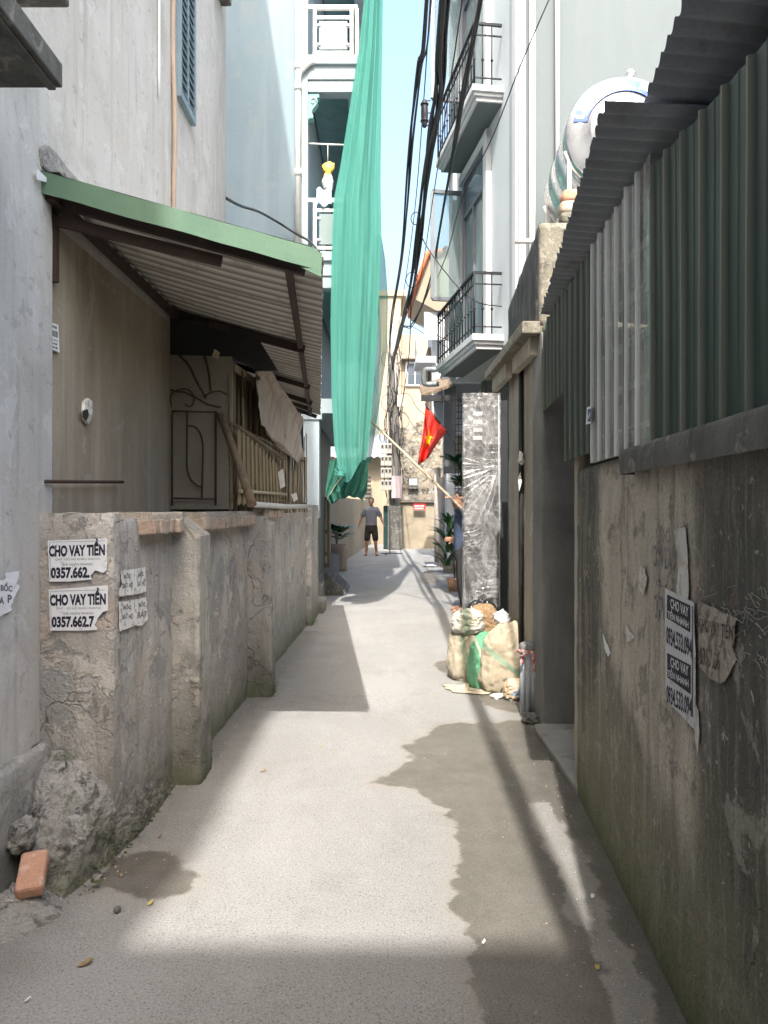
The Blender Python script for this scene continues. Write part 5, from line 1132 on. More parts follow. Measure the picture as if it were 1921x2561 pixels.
for (x, y, L, wd, a, mt, lab) in ((568,1668,.05,.010,.2,m_leaf,'curled brown leaf on the sunlit road left of centre'), (692,1615,.018,.008,.6,m_leafy,'tiny yellow leaf on the sunlit road beyond the awning shadow'), (325,1955,.03,.014,.4,m_leafy,'yellow leaf at the edge of the left damp patch'), (185,2085,.07,.016,.5,m_leaf,'long dry leaf on the shaded road at lower left'), (262,1740+155,.02,.01,1.,m_leaf,'small brown leaf by the low wall footing'), (1280,1940,.022,.01,.9,m_papersmall,'white scrap of litter by the right wall'), (1045,2040,.02,.012,.2,m_papersmall,'pale scrap of litter on the wet right side'), (1290,2095,.02,.011,1.2,m_leafy,'small yellowish leaf on the wet road near right wall'), (60,2165,.03,.006,.3,m_papersmall,'white stick of litter at the lower left corner'), (345,1640+170,.02,.012,.3,m_leaf,'reddish scrap by the foot of the low wall')):
    leaf(G(x, y), L*.75, wd*.7, a, mt, lab)
m_gravel = flat('loose_grit', (.36,.345,.32), .9, 0, .5, 200); mb = MB(); random.seed(12)
for i in range(520):
    side = random.random()
    if side < .5: y = random.uniform(2.6, 9); x = -1.10+.03*(y-3)+abs(random.gauss(0, .10))
    elif side < .85: y = random.uniform(2.0, 5.2); x = RX(y)-.03-abs(random.gauss(0, .13))
    else: y = random.uniform(1.8, 8); x = random.uniform(-.9, .8)
    r = random.uniform(.0015, .006); p = (x, y, r*.4); b = len(mb.v)
    mb.add([(x-r, y, 0), (x, y-r, r*.2), (x+r, y, 0), (x, y+r*.8, r*.3), (x+.2*r, y, r*1.1), (x, y, -r*.3)], [(0,1,4),(1,2,4),(2,3,4),(3,0,4),(1,0,5),(2,1,5),(3,2,5),(0,3,5)])
obj('grit', mb, m_gravel, label='loose grit and crumbs along the feet of the alley walls', cat='grit', kind='stuff')
# weeds
m_weed = flat('weed_green', (.06,.14,.03), .6, 0, .35, 40); m_plant = flat('plant_green', (.035,.11,.03), .45, 0, .35, 20)
def blades(mb, c, n, h, spread, wd, seed, up=.7):
    random.seed(seed)
    for i in range(n):
        a = random.uniform(0, 6.283); L = h*random.uniform(.5, 1.1); d = Vector((math.cos(a), math.sin(a), 0)); s_ = Vector((-d.y, d.x, 0))
        p = Vector(c)+d*random.uniform(0, spread*.3); K = 4; l = []; r_ = []
        for k in range(K+1):
            t = k/K; q = p+d*(spread*t**1.4*random.uniform(.8,1.1))+Vector((0,0,L*(up*t*2-(up*2-1+.35)*t*t))); w_ = wd*math.sin(math.pi*min(.97, .12+.85*t)); l.append(q-s_*w_); r_.append(q+s_*w_+Vector((0,0,w_*.4)))
        mb.add(l+r_, [(k, k+1, K+2+k, K+1+k) for k in range(K)], True)
    return mb
for (x, y, h, s_, lab) in ((662,1352,.09,.16,'green weed tuft at the foot of the low wall by the end pillar'), (575,1502,.05,.10,'dry weed tuft at the foot of the farther pilaster')):
    g = G(x, y); obj('weed', blades(MB(), (g.x-.04, g.y+.1, 0), 60, h, s_, .010, int(x)), m_weed if x > 600 else m_leaf, label=lab, cat='weed')

# ---------------------------------------------------------------- steps and ramp of the blue house, wooden gate, planter
mb = MB(); rpillar(mb, (-.93, 10.72), .22, .55, -.02, .17, .008, 10, 6, .02, 9, 3); obj('stone_step', mb, m_rubble, label='lower stone step block beyond the low wall end pillar', cat='step')
mb = MB(); rpillar(mb, (-.98, 11.3), .18, .5, -.02, .34, .008, 10, 6, .02, 9, 6); obj('stone_step', mb, m_darkconc, label='upper dark stone step block beyond the low wall end pillar', cat='step')
rp = MB()
rp.prism([(-1.0, 12.6, .40), (-.62, 12.6, .02), (-.62, 12.6, -.02), (-1.0, 12.6, -.02)], (0,1.4,0)); o = obj('ribbed_ramp', rp, m_darkconc, label='short ribbed concrete ramp up to the blue house doorway', cat='ramp')
for k in range(9): obj('rib', MB().beam((-.98+.04*k, 12.62, .395-.04*k), (-.98+.04*k, 13.98, .395-.04*k), .02, .02), m_darkconc, o)
wg = thing('wooden_gate', 'old brown wooden gate leaf standing open by the ramp', 'gate', (-1.0, 13, .43))
for k in range(2): obj('stile', MB().box((-1.09+k*.13, 13, .43), (-1.05+k*.13, 13.04, 1.62)), m_wood, wg)
for z in (.43, .62, 1.0, 1.55): obj('rail', MB().box((-1.05, 13.005, z), (-.96, 13.035, z+.07)), m_wood, wg)
obj('panel', MB().box((-1.05, 13.015, .5), (-.96, 13.03, 1.55)), m_woodlight, wg)
pt = thing('planter', 'square concrete planter with leafy plant on the left of the alley', 'planter', (-1.02, 17.4, 0))
mb = MB(); rpillar(mb, (-1.07, 17.5), .42, .4, 0, .60, .01, 5, 8, .02, 5, 3); obj('pot', mb, surf('planter_concrete', (.30,.24,.18), (.2,.16,.12), 4, bump=.4), pt)
def plant(parent, c, h, n, seed, sp=.3, mat=None, wd=.03):
    mb = MB(); random.seed(seed); 
    for k in range(5): mb.tube([c, (c[0]+random.uniform(-.1,.1), c[1]+random.uniform(-.1,.1), c[2]+h*.8)], .008, 5)
    o = obj('stem', mb, m_wood, parent); mb = MB()
    for k in range(7): blades(mb, (c[0]+random.uniform(-sp,sp)*.5, c[1]+random.uniform(-sp,sp)*.5, c[2]+h*random.uniform(.1,.75)), n, h*.35, sp, wd, seed+k*7, .6)
    obj('leaves', mb, mat or m_plant, parent)
plant(pt, (-1.07, 17.5, .56), .55, 16, 3)

# ---------------------------------------------------------------- neighbour's front on the right, beyond the white house
nh = thing('grey_column_house', 'house front with dark grey column and white wall beyond the wrapped gate', 'house', (1.6, 17, 0))
cz = D(958,835,17).z
m_colgrey = flat('column_grey', (.12,.125,.13), .6)
obj('column', MB().box((1.32, 16.9, 2.18), (1.60, 17.15, cz)), m_colgrey, nh, bevel=.02)
obj('lower_wall', MB().box((1.36, 16.85, 0), (4, 17.2, 2.18)), m_wtrim, nh, bevel=.01); obj('base_step', MB().box((1.30, 16.75, 0), (4, 16.86, .22)), m_mossconc, nh)
obj('body', MB().box((2.2, 17.2, 0), (6, 20, 4.3)), m_wfront, nh); obj('eave', MB().box((1.25, 16.6, cz), (6, 20, cz+.25)), m_colgrey, nh)
can = [D(905,832,16.5), D(960,828,16.5), D(955,866,16.5), D(907,868,16.5)]
obj('canopy', MB().prism([Vector((.78,15.8,3.70)), Vector((1.4,15.8,3.92)), Vector((1.4,17,4.30)), Vector((.78,17,4.08))], (0,0,.06)), m_wood, nh)
obj('canopy_edge', MB().box((.76,15.74,3.62), (1.42,15.80,3.74)), m_darksteel, nh)
gf = thing('grille_fence', 'tall dark iron grid fence above the white wall on the right', 'fence', (1.7, 14.2, 0))
obj('base_wall', MB().box((1.30, 14.2, 0), (3, 14.35, 1.5)), m_wtrim, gf)
for k in range(12): obj('bar', MB().box((1.31+.06*k, 14.24, 1.5), (1.322+.06*k, 14.252, 3.45)), m_rust, gf)
for k in range(17): obj('rail', MB().box((1.30, 14.235, 1.55+.118*k), (2.05, 14.25, 1.565+.118*k)), m_rust, gf)
def potplant(label, c, h, seed, mat=None, sp=.28):
    t = thing('potted_plant', label, 'plant', c)
    mb = MB(); mb.tube([(c[0], c[1], c[2]), (c[0], c[1], c[2]+.22)], [.10,.14], 14); obj('pot', mb, m_brick, t); plant(t, (c[0], c[1], c[2]+.2), h, 14, seed, sp, mat); return t
potplant('dark leafy bush by the white wall behind the person', (1.22, 13.3, 0), 1.2, 40, None, .3)
potplant('leafy plant in front of the iron grid fence', (1.42, 13.9, 1.5), .75, 50)
for (x, yb, yt, Y, lab) in ((945,1195,1010,20.4,'thin pale post, farther of two posts near the white wall'), (957,1212,1030,18.6,'pale round post, nearer of two posts near the white wall')):
    g = D(x, yb, Y); obj('post', MB().tube([(g.x, Y, 0), (g.x, Y, D(x, yt, Y).z)], .085, 12), surf('pinkish_post_%d' % x, (.50,.43,.38), (.42,.37,.33), 3), label=lab, cat='post')
crumple('white_litter', 'white plastic litter on the road by the pale posts', (1.12, 18.6, .03), .14, m_white, 14, .3)

# ---------------------------------------------------------------- far end of the alley
def house(name, label, parts, loc): 
    t = thing(name, label, 'house' if 'house' in name or 'building' in name else 'wall', loc); return t
m_cream = surf('cream_render', (.34,.29,.215), (.31,.26,.195), .7, streaks=[((.30,.25,.185), 3, .4, .55, .8, .4)], bump=.1)
m_darkpane = flat('dark_window_pane', (.045,.06,.085), .5, 0, .2, 3)
cb = house('cream_building', 'cream building with dark window rising at the alley end', None, (1.2, 33, 0))
z1 = D(900,722,33).z; obj('wall', MB().box((.1, 33, 0), (4, 37, z1)), m_cream, cb); obj('tower', MB().box((-.2, 32.6, 0), (.72, 36, D(850,640,32.6).z)), m_cream, cb)
obj('cornice', MB().box((-.3, 32.5, D(850,640,32.6).z), (.95, 36.1, D(850,628,32.6).z)), m_cream, cb)
a, b = D(880,831,32.95), D(913,785,32.95)
wn_ = obj('window', MB().box((a.x-.08, 32.9, a.z-.06), (b.x+.08, 33.02, b.z+.06)), m_wtrim, cb); 
for i in range(2):
    for j in range(2):
        x0, x1 = lerp(a.x, b.x, i/2)+.02, lerp(a.x, b.x, (i+1)/2)-.02; z0_, z1_ = lerp(a.z, b.z, j/2)+.02, lerp(a.z, b.z, (j+1)/2)-.02
        obj('pane', MB().box((x0, 32.87, z0_), (x1, 32.91, z1_)), m_darkpane, wn_)
obj('hood', MB().box((a.x-.3, 32.6, b.z+.15), (b.x+.25, 33, b.z+.27)), m_cream, cb)
sw = thing('stone_wall', 'old rubble stone wall with plastered base closing the alley', 'wall', (1, 27, 0))
m_stone = surf('rubble_stone', (.36,.31,.24), (.24,.205,.16), 4, patches=[((.46,.42,.35), 6, .55, .62, .8, .5), ((.08,.07,.055), 5, .6, .66, .8, -.6), ((.30,.34,.36), 7, .62, .66, .6, .2)], bump=1, bdist=.05, bscale=9)
m_creamwall = surf('old_cream_render', (.36,.305,.22), (.30,.255,.185), 1.3, streaks=[((.28,.24,.18), 5, .5, .52, .75, .6)], patches=[((.3,.27,.22), 3, .6, .66, .6, 0)], bump=.3)
mb = MB(); rough(mb, (.25, 27), (2.6, 27), .4, 1.66, 4.2, .05, 50, 50, .1, 3, topfn=lambda t: 4.15+.35*math.sin(t*2.2)+.1*math.sin(t*17)); obj('rubble_face', mb, m_stone, sw)
mb = MB(); rough(mb, (.25, 26.9), (2.6, 26.9), .3, 0, 1.62, .015, 40, 30, .03, 3); obj('plaster_base', mb, m_creamwall, sw); obj('ledge', MB().box((.25, 26.78, 1.63), (2.6, 27, 1.70)), m_darkconc, sw)
a, b = D(884,1052,26.9), D(901,1034,26.9); wn_ = obj('window', MB().box((a.x-.05, 26.85, a.z-.05), (b.x+.05, 27.1, b.z+.05)), m_darkconc, sw); obj('pane', MB().box((a.x, 26.82, a.z+.06), (b.x, 26.86, b.z)), flat('pale_pane', (.4,.45,.46), .3), wn_)
sg = thing('red_sign', 'small red sign with white lettering on the far end wall', 'sign', D(905,1094,26.7))
a, b = D(893,1101,26.7), D(919,1088,26.7); mb = MB(); mb.box((a.x, 26.68, a.z), (b.x, 26.72, b.z)); obj('board', mb, flat('sign_red', (.55,.03,.03), .5), sg)
mb = MB(); random.seed(2)
for r_ in range(2):
    x = a.x+.04
    while x < b.x-.05: w_ = random.uniform(.02,.05); mb.box((x, 26.67, lerp(b.z, a.z, .25+.4*r_)-.05), (min(x+w_, b.x-.03), 26.679, lerp(b.z, a.z, .25+.4*r_))); x += w_+.02
obj('print', mb, m_paperink, sg)
fh = house('far_left_house', 'old cream house with tin roof at the far left of the alley end', None, (-1.5, 30, 0))
obj('wall', MB().box((-5, 30, 0), (.3, 34, 3.6)), m_creamwall, fh); 
mb = MB(); mb.grid(lambda u, v: Vector((lerp(-3, .5, u), lerp(29.3, 32, v), 3.35+1.1*v+.03*math.sin(u*90))), 120, 2); obj('tin_roof', mb, m_roofu, fh, solid=.01)
for k in range(7): obj('louvre', MB().box((-.75, 29.6, 2.55-.16*k), (-.5, 29.66, 2.63-.16*k)), m_darksteel, fh)
obj('flank_wall', MB().prism([(-1.25, 17.25, 0), (-.55, 29.98, 0), (-.75, 29.98, 0), (-1.5, 17.25, 0)], (0,0,1.7)), m_creamwall, fh)
oh = house('orange_roof_house', 'far white house with orange tiled roof and wire balcony rails', None, (2, 21, 0))
obj('wall', MB().box((1.22, 19.5, 3.4), (5, 21.5, 6.45)), m_wtrim, oh); obj('lower_wall', MB().box((1.75, 21, 0), (5, 23, 3.39)), m_creamwall, oh); obj('brown_door', MB().box((1.14, 20.0, 3.6), (1.21, 21.2, 5.6)), m_wood, oh); obj('ledge', MB().box((.80, 19.3, 5.08), (1.3, 20.6, 5.24)), m_wtrim, oh)
for k in range(5): obj('wire_rail', MB().tube([(.82, 19.35, 5.36+.12*k), (.84, 20.6, 5.36+.12*k)], .012, 5), m_railw, oh)
for k in range(5): obj('rail_post', MB().tube([(.82+.005*k, 19.35+.31*k, 5.24), (.82+.005*k, 19.35+.31*k, 5.9)], .012, 5), m_railw, oh)
m_tile = surf('orange_tile', (.62,.20,.09), (.52,.15,.07), 5, bump=.3)
ev = obj('roof_soffit', MB().prism([(.74, 19, 6.6), (1.08, 19, 7.62), (5, 19, 7.9), (5, 26, 7.9), (1.08, 26, 7.62), (.74, 26, 6.6)][:3]+[(5, 19, 6.3), (1.3, 19, 6.3)], (0,2.2,0)), m_cream, oh)
for k in range(14): obj('roof_tile', MB().tube([(.70, 18.95+.165*k, 6.64), (1.08, 18.95+.165*k, 7.70), (1.9, 18.95+.165*k, 7.82)], .075, 6), m_tile, oh)
obj('white_screen', MB().box((1.0, 19.1, 5.6), (1.5, 19.14, 6.29)), m_white, oh)

# house behind the viewpoint whose shadow crosses the foreground
rh = thing('rear_house', 'plain grey house closing the alley behind the viewpoint', 'house', (0, -8, 0))
obj('wall', MB().box((-2.8, -12, 0), (1.7, -6.93, 12)), m_greywall, rh)
for x in (-1.8, .6):
    for z in (3.5, 6.7, 9.6): w_ = obj('window', MB().box((x-.5, -6.935, z), (x+.5, -6.9, z+1.4)), m_shut, rh); obj('pane', MB().box((x-.42, -6.905, z+.08), (x+.42, -6.89, z+1.32)), m_bglass, w_)
# ---------------------------------------------------------------- utility pole, boxes and cables
up_ = thing('utility_pole', 'concrete utility pole wrapped in cables at the alley end', 'utility pole', (.36, 26.3, 0))
obj('pole', MB().tube([(.36, 26.3, 0), (.34, 26.3, 4), (.30, 26.3, 7.7)], [.20,.17,.13], 14), surf('pole_concrete', (.30,.285,.26), (.23,.22,.2), 2, bump=.2), up_)
obj('pole_base', MB().box((.12, 26.05, 0), (.62, 26.6, 1.5)), m_darkconc, up_, bevel=.04)
random.seed(8); mb = MB()
for i in range(17):
    x = .34+random.uniform(-.32,.25); z0_ = random.uniform(1.2, 3.5); z1_ = random.uniform(4.5, 7.2); pts = [(x+random.uniform(-.12,.12), 26.1+random.uniform(-.15,.1), lerp(z0_, z1_, k/6)) for k in range(7)]
    mb.tube(smooth_path(pts, 3), random.uniform(.008,.02), 5)
o = obj('pole_wiring', mb, m_cable, up_); o['kind'] = 'stuff'
mb = MB()
for i in range(10):
    c_ = Vector((.36+random.uniform(-.35,.3), 26.0, random.uniform(3.2,6.6))); r_ = random.uniform(.12,.28)
    mb.tube([c_+Vector((r_*math.cos(a*.45), .02*a, r_*math.sin(a*.45)*1.2)) for a in range(15)], .010, 4)
obj('cable_loops', mb, m_cable, up_)
m_box = flat('meter_box_cream', (.36,.34,.30), .5)
bx0, bx1 = D(822,955,25.9), D(846,1060,25.9)
for i in range(3):
    for j in range(4):
        t = None; x = lerp(bx0.x, bx1.x, i/3); z = lerp(bx1.z, bx0.z, j/4)
        b_ = obj('meter_box', MB().box((x+.01, 25.8, z+.02), (x+.125, 25.98, z+.36)), m_box, up_, bevel=.01); obj('meter_window', MB().box((x+.035, 25.785, z+.2), (x+.10, 25.80, z+.31)), m_darksteel, b_)
obj('lower_box', MB().box((.25, 25.85, 1.75), (.60, 26.1, 2.5)), flat('pinkish_notice_box', (.40,.33,.34), .6), up_)
obj('junction_box', MB().box(tuple(D(858,878,26)), tuple(D(872,852,26)+Vector((0,.2,0)))), m_box, up_)
st = thing('metal_stand', 'thin black metal stand on the road beside the far pole', 'stand', (.2, 23.6, 0))
obj('upright', MB().tube([(.18, 23.6, 0), (.18, 23.6, 1.35)], .015, 5), m_iron, st)
for a in (.2, 2.3, 4.3): obj('foot', MB().tube([(.18, 23.6, .04), (.18+.38*math.cos(a), 23.6+.38*math.sin(a), .012)], .013, 5), m_iron, st)
obj('green_cabinet', MB().box((-.02, 26.4, 0), (.16, 26.7, 1.5)), m_greendoor, bevel=.02, label='narrow dark green cabinet beside the far utility pole', cat='cabinet')

def cabs(name, label, path, n, R, r, seed, twist=1.5, cat='cable'):
    random.seed(seed); pts = smooth_path(path, 10); t = thing(name, label, cat, pts[len(pts)//2])
    for i in range(n):
        a0 = 6.283*i/max(1, n)+random.uniform(-.3,.3); rr = R*random.uniform(.55,1.05) if n > 1 else 0; ph = random.uniform(0,6)
        q = []
        for k, p in enumerate(pts):
            a = a0+twist*math.sin(k*.13+ph); q.append(p+Vector((math.cos(a)*rr, 0, math.sin(a)*rr+ (.02*math.sin(k*.3+ph) if n > 1 else 0))))
        obj('cable', MB().tube(q, r*random.uniform(.8,1.25), 5), m_cable, t)
    return t
E = Vector((.30, 26.2, 6.2))
def PZ(x, y, Z):
    k = (HYD-y)/FD; Y = (Z-CAM_H)/k; return D(x, y, Y)
main = [Vector((.28,-7,5.3)), Vector((.30,-3,5.2)), Vector((.34,1,5.15)), PZ(962,-10,5.12), PZ(946,200,5.1), PZ(927,330,5.08), PZ(906,500,5.08), PZ(886,640,5.12), PZ(868,705,5.35), PZ(851,770,5.9), E]
cabs('cable_bundle', 'thickest black cable bundle running along the alley to the far pole', main, 11, .045, .014, 1)
sec = [Vector((.2,-7,5.9)), Vector((.28,0,5.75)), PZ(926,-10,5.65), PZ(906,150,5.6), PZ(886,330,5.58), PZ(866,560,5.6), PZ(846,690,5.75), PZ(842,760,6.1), E+Vector((-.05,0,.3))]
cabs('cable_bundle', 'left black cable bundle nearest the green net', sec, 6, .026, .011, 2)
thr = [Vector((.75,-7,5.3)), Vector((.72,0,5.05)), PZ(1040,-10,5.0), PZ(985,290,4.98), PZ(960,430,5.0), PZ(936,580,5.0), PZ(914,655,5.02), PZ(890,702,5.15), PZ(870,705,5.33)]
cabs('cable_bundle', 'right black cable bundle passing in front of the white house balconies', thr, 4, .018, .009, 3)
def wire(label, pts, r=.006, mat=None, seed=0): return obj('wire', MB().tube(smooth_path(pts, 8), r, 5), mat or m_cable, label=label, cat='wire')
wire('single thin wire crossing the sunny gable of the white house', [D(1190,-10,6.5), D(1125,140,6.8), D(1062,300,7.4), D(1000,425,8.2), D(968,540,9.5), D(945,600,11)], .006)
wire('wire from the cable bundle to the near end of the lower iron balcony', [D(905,500,10.2), D(930,545,10), D(985,615,9.6), D(1030,652,9.2), D(1085,662,9.1)], .008)
wire('thin service wire from the bundle to the white house front', [D(886,690,13.4), D(935,720,12), D(985,742,11)], .006); wire('lower thin service wire from the bundle to the white house', [D(886,702,13.5), D(925,726,12), D(975,756,11)], .005)
wire('black cable drooping along the pale blue house side wall', [D(488,428,7.3), D(520,445,8.2), D(560,458,9.2), D(600,480,10.2), D(640,505,10.3), D(670,522,10.33), D(690,545,10.3)], .016)
wire('loose wire hanging below the bundle toward the flag', [D(888,640,13.3), D(884,760,15), D(872,850,16), D(862,900,16.5)], .010)
wire('wire strung from the far pole down to the right canopy', [E+Vector((0,0,-1)), D(880,850,22), D(900,880,19), D(930,905,17)], .008); wire('slack wire from the pole over the stone wall', [E+Vector((0,0,-1.6)), D(870,890,24), D(905,935,20), D(945,950,17)], .009)
wire('thin wire sweeping from the pole behind the net', [E+Vector((-.1,0,-.4)), D(815,850,20), D(790,640,14), D(740,632,10.9)], .005)
wire('thin wire along the left of the cable bundle', [D(930,-10,6), D(912,260,8.2), D(893,480,10.5), D(868,660,15), D(850,790,25.5)], .006); wire('thin wire along the right of the cable bundle', [D(1000,-10,5.6), D(965,230,7), D(935,430,9), D(908,600,12.5), D(882,690,16)], .006)
def loop(label, c, r, n=1.2):
    return obj('wire_loop', MB().tube([c+Vector((r*math.cos(a*.3), .01*a, r*math.sin(a*.3)*1.15)) for a in range(int(21*n))], .006, 5), m_cable, label=label, cat='wire')
loop('coil of wire hanging at the bundle above the orange roof', D(890,600,11.7), .09); loop('small coil of wire at the bundle beside the far balcony', D(897,465,9.6), .05); loop('slack wire ring near the far pole top', D(866,780,23), .22)
sp = thing('splice_closure', 'black cable splice closure hanging from the left cable bundle', 'cable box', D(917,245,7.5))
c_ = D(917,245,7.45); obj('case', MB().ell(c_, (.035,.035,.145), 14, 14, fn=lambda q, n: Vector((q.x, q.y, max(-.135, min(.13, q.z*1.1))))), m_cable, sp)
for dz in (-.12, .0, .12): obj('clamp', MB().tube([c_+Vector((-.0,0,dz)), c_+Vector((.06,.05,dz+.03))], .006, 5), m_cable, sp)
for dz in (-.08,.08): obj('band', MB().tube([c_+Vector((0,0,dz)), c_+Vector((0,0,dz+.015))], .040, 14), m_darksteel, sp)

# ---------------------------------------------------------------- flag on its pole
fl = thing('red_flag', 'red flag with yellow star hanging from a short pole on the right', 'flag', D(930,930,15))
FT, FB = (920,876), (966,933)
def flagf(u, v, off=0):
    uu = u**1.25
    a = Vector((lerp(FT[0], 905, v**.9), lerp(FT[1], 1006, v), 0)); b = Vector((lerp(FB[0], 926, v**.8), lerp(FB[1], 988, v), 0)); q = lerp(a, b, uu)
    q.x += 3*math.sin(v*5)*(1-u)*v
    Y = 15+.10*math.sin(u*13+v*2.2)*(.25+v)+.04*math.sin(u*25)*v
    return D(q.x, q.y, Y-off)
m_flag = NB('flag_red'); m_flag = m_flag.done(m_flag.mix(m_flag.ramp(m_flag.noise(m_flag.pos, 9, 3), .3, .7), (.85,.05,.03), (.74,.035,.022)), .7)
obj('cloth', MB().grid(flagf, 50, 50), m_flag, fl, solid=.004)
def starp(sx, sy): return flagf(min(1, max(0, .5+sx*1.15)), min(1, max(0, .5+sy*.78)), .012)
mb = MB(); K = 6; tip = [(math.sin(math.radians(72*k)), -math.cos(math.radians(72*k))) for k in range(5)]; inn = [(.40*math.sin(math.radians(72*k+36)), -.40*math.cos(math.radians(72*k+36))) for k in range(5)]
rimp = [x for k in range(5) for x in (tip[k], inn[k])]
for i in range(10):
    a, b = rimp[i], rimp[(i+1) % 10]
    for r_ in range(K):
        t0_, t1_ = r_/K, (r_+1)/K; mb.add([starp(a[1]*t0_*.3, a[0]*t0_*.3), starp(b[1]*t0_*.3, b[0]*t0_*.3), starp(b[1]*t1_*.3, b[0]*t1_*.3), starp(a[1]*t1_*.3, a[0]*t1_*.3)], [(0,1,2,3)])
obj('star', mb, flat('star_yellow', (.85,.60,.04), .7), fl)
obj('flag_pole', MB().tube([D(918,872,15), D(966,934,15), D(985,958,16.9)], .014, 7), m_darksteel, fl)
# long pale pole held by the person behind the gate
HAND = D(970,1072,10.4)
tipp = D(800,908,11.2); dirp = (HAND-tipp).normalized()
obj('bamboo_pole', MB().tube([tipp, lerp(tipp, HAND, .5), HAND+dirp*.35], [.016,.019,.021], 8), m_woodlight, label='long pale bamboo pole held up slantwise across the alley', cat='pole')

# ---------------------------------------------------------------- people
m_skin = flat('skin', (.36,.20,.13), .6, 0, .12, 8); m_hair = flat('black_hair', (.012,.011,.011), .6)
def limb(mb, pts, rs, seg=12): 
    pts = smooth_path(pts, 4); n = len(pts); m = len(rs)-1
    rr = [lerp(rs[min(int(i/(n-1)*m), m-1)], rs[min(int(i/(n-1)*m), m-1)+1], i/(n-1)*m-min(int(i/(n-1)*m), m-1)) for i in range(n)]
    mb.tube(pts, rr, seg); mb.ell(pts[0], (rr[0],)*3, 10, 8); mb.ell(pts[-1], (rr[-1],)*3, 10, 8)
def torso(mb, rows, c):
    vs = []; seg = 24
    for (z, rx, ry, dx, dy) in rows:
        for k in range(seg):
            a = 6.28318*k/seg; vs.append((c[0]+dx+rx*math.copysign(abs(math.cos(a))**.85, math.cos(a)), c[1]+dy+ry*math.copysign(abs(math.sin(a))**.85, math.sin(a)), c[2]+z))
    m = len(rows); fs = [(j*seg+k, j*seg+(k+1) % seg, (j+1)*seg+(k+1) % seg, (j+1)*seg+k) for j in range(m-1) for k in range(seg)]+[tuple(range(seg))[::-1], tuple((m-1)*seg+k for k in range(seg))]
    mb.add(vs, fs, True)
def remesh(o, v, it=4):
    r = o.modifiers.new('remesh', 'REMESH'); r.mode = 'VOXEL'; r.voxel_size = v; r.use_smooth_shade = True
    s_ = o.modifiers.new('smooth', 'SMOOTH'); s_.iterations = it; s_.factor = .5
def hand(mb, wrist, d, side, palm=.09, curl=.5):
    d = Vector(d).normalized(); side = (Vector(side)-d*Vector(side).dot(d)).normalized(); nrm = d.cross(side)
    c_ = Vector(wrist)+d*palm*.5; M = Matrix((side, nrm, d)).transposed()
    mb.ell(c_, (.042,.017,.052), 14, 10, rot=M)
    for i, (off, L) in enumerate(((-.030,.068),(-.011,.078),(.010,.074),(.029,.058))):
        p0 = Vector(wrist)+d*palm*.88+side*off; p1 = p0+d*L*.5+nrm*curl*.02; p2 = p1+(d*(1-curl*.6)+nrm*curl).normalized()*L*.5; mb.tube([p0-d*.02, p0, p1, p2], [.009,.009,.008,.007], 7); mb.ell(p2, (.007,)*3, 7, 5)
    p0 = Vector(wrist)+d*palm*.35-side*.034; p1 = p0-side*.024+d*.03; p2 = p1+d*.032-side*.004; mb.tube([p0, p1, p2], [.012,.010,.008], 7); mb.ell(p2, (.008,)*3, 7, 5)
def head(mb, c, f, s=1.):
    """skull with jaw, nose, ears, brow; f = way it faces"""
    f = Vector(f).normalized(); r = f.cross(Vector((0,0,1))).normalized(); up3 = r.cross(f); M = Matrix((r, -f, up3)).transposed(); c = Vector(c)
    mb.ell(c+up3*.025*s, (.074*s,.094*s,.098*s), 20, 16, rot=M); mb.ell(c+f*.018*s-up3*.05*s, (.056*s,.072*s,.072*s), 18, 14, rot=M)
    mb.ell(c+f*.094*s-up3*.012*s, (.013*s,.018*s,.024*s), 10, 8, rot=M); mb.ell(c+f*.082*s-up3*.055*s, (.024*s,.012*s,.010*s), 10, 8, rot=M); mb.ell(c+f*.08*s+up3*.028*s, (.05*s,.014*s,.010*s), 10, 8, rot=M)
    for sg in (-1, 1): mb.ell(c+r*sg*.077*s-up3*.005*s, (.010*s,.02*s,.03*s), 8, 8, rot=M)
    return M, r, up3
def face_bits(parent, c, f, M, r, up3):
    f = Vector(f).normalized(); mb = MB()
    for sg in (-1, 1): mb.ell(Vector(c)+f*.086+r*sg*.032+up3*.010, (.013,.007,.007), 10, 8, rot=M)
    obj('eyes', mb, flat('eye_dark', (.02,.016,.014), .3), parent)
# man standing in the alley
mx, my = -.38, 23.0
pm = thing('person', 'person in grey t-shirt and dark shorts standing in the alley facing us', 'person', (mx, my, 0))
J = lambda x, y, z: Vector((mx+x, my+y, z))
mb = MB(); torso(mb, [(.82,.14,.10,0,0),(.95,.155,.105,0,0),(1.1,.14,.10,0,0),(1.25,.165,.105,0,0),(1.38,.18,.09,0,0),(1.45,.10,.07,0,0)], (mx, my, 0))
limb(mb, [J(0,.01,1.40), J(0,-.01,1.53)], [.058,.054])
for sg, el, wr in ((-1, (-.285,.03,1.15), (-.36,-.03,.915)), (1, (.285,.02,1.14), (.36,-.12,.96))):
    limb(mb, [J(sg*.18,0,1.39), J(*el), J(*wr)], [.052,.042,.028]); hand(mb, J(*wr), (J(*wr)-J(*el)), (0,1,0) if sg < 0 else (.3,1,0), curl=.5)
    limb(mb, [J(sg*.09,0,.88), J(sg*.125,-.025,.48), J(sg*.15,.02,.09)], [.088,.058,.038]); limb(mb, [J(sg*.15,.045,.045), J(sg*.165,-.06,.04), J(sg*.18,-.15,.028)], [.036,.038,.026])
    limb(mb, [J(sg*.128,.01,.42), J(sg*.135,.035,.34), J(sg*.14,.02,.22)], [.045,.055,.040])
hc = J(0,-.02,1.605); M_, r_, u3 = head(mb, hc, (0,-1,-.05))
bd = obj('body', mb, m_skin, pm); remesh(bd, .011); face_bits(pm, hc, (0,-1,-.05), M_, r_, u3)
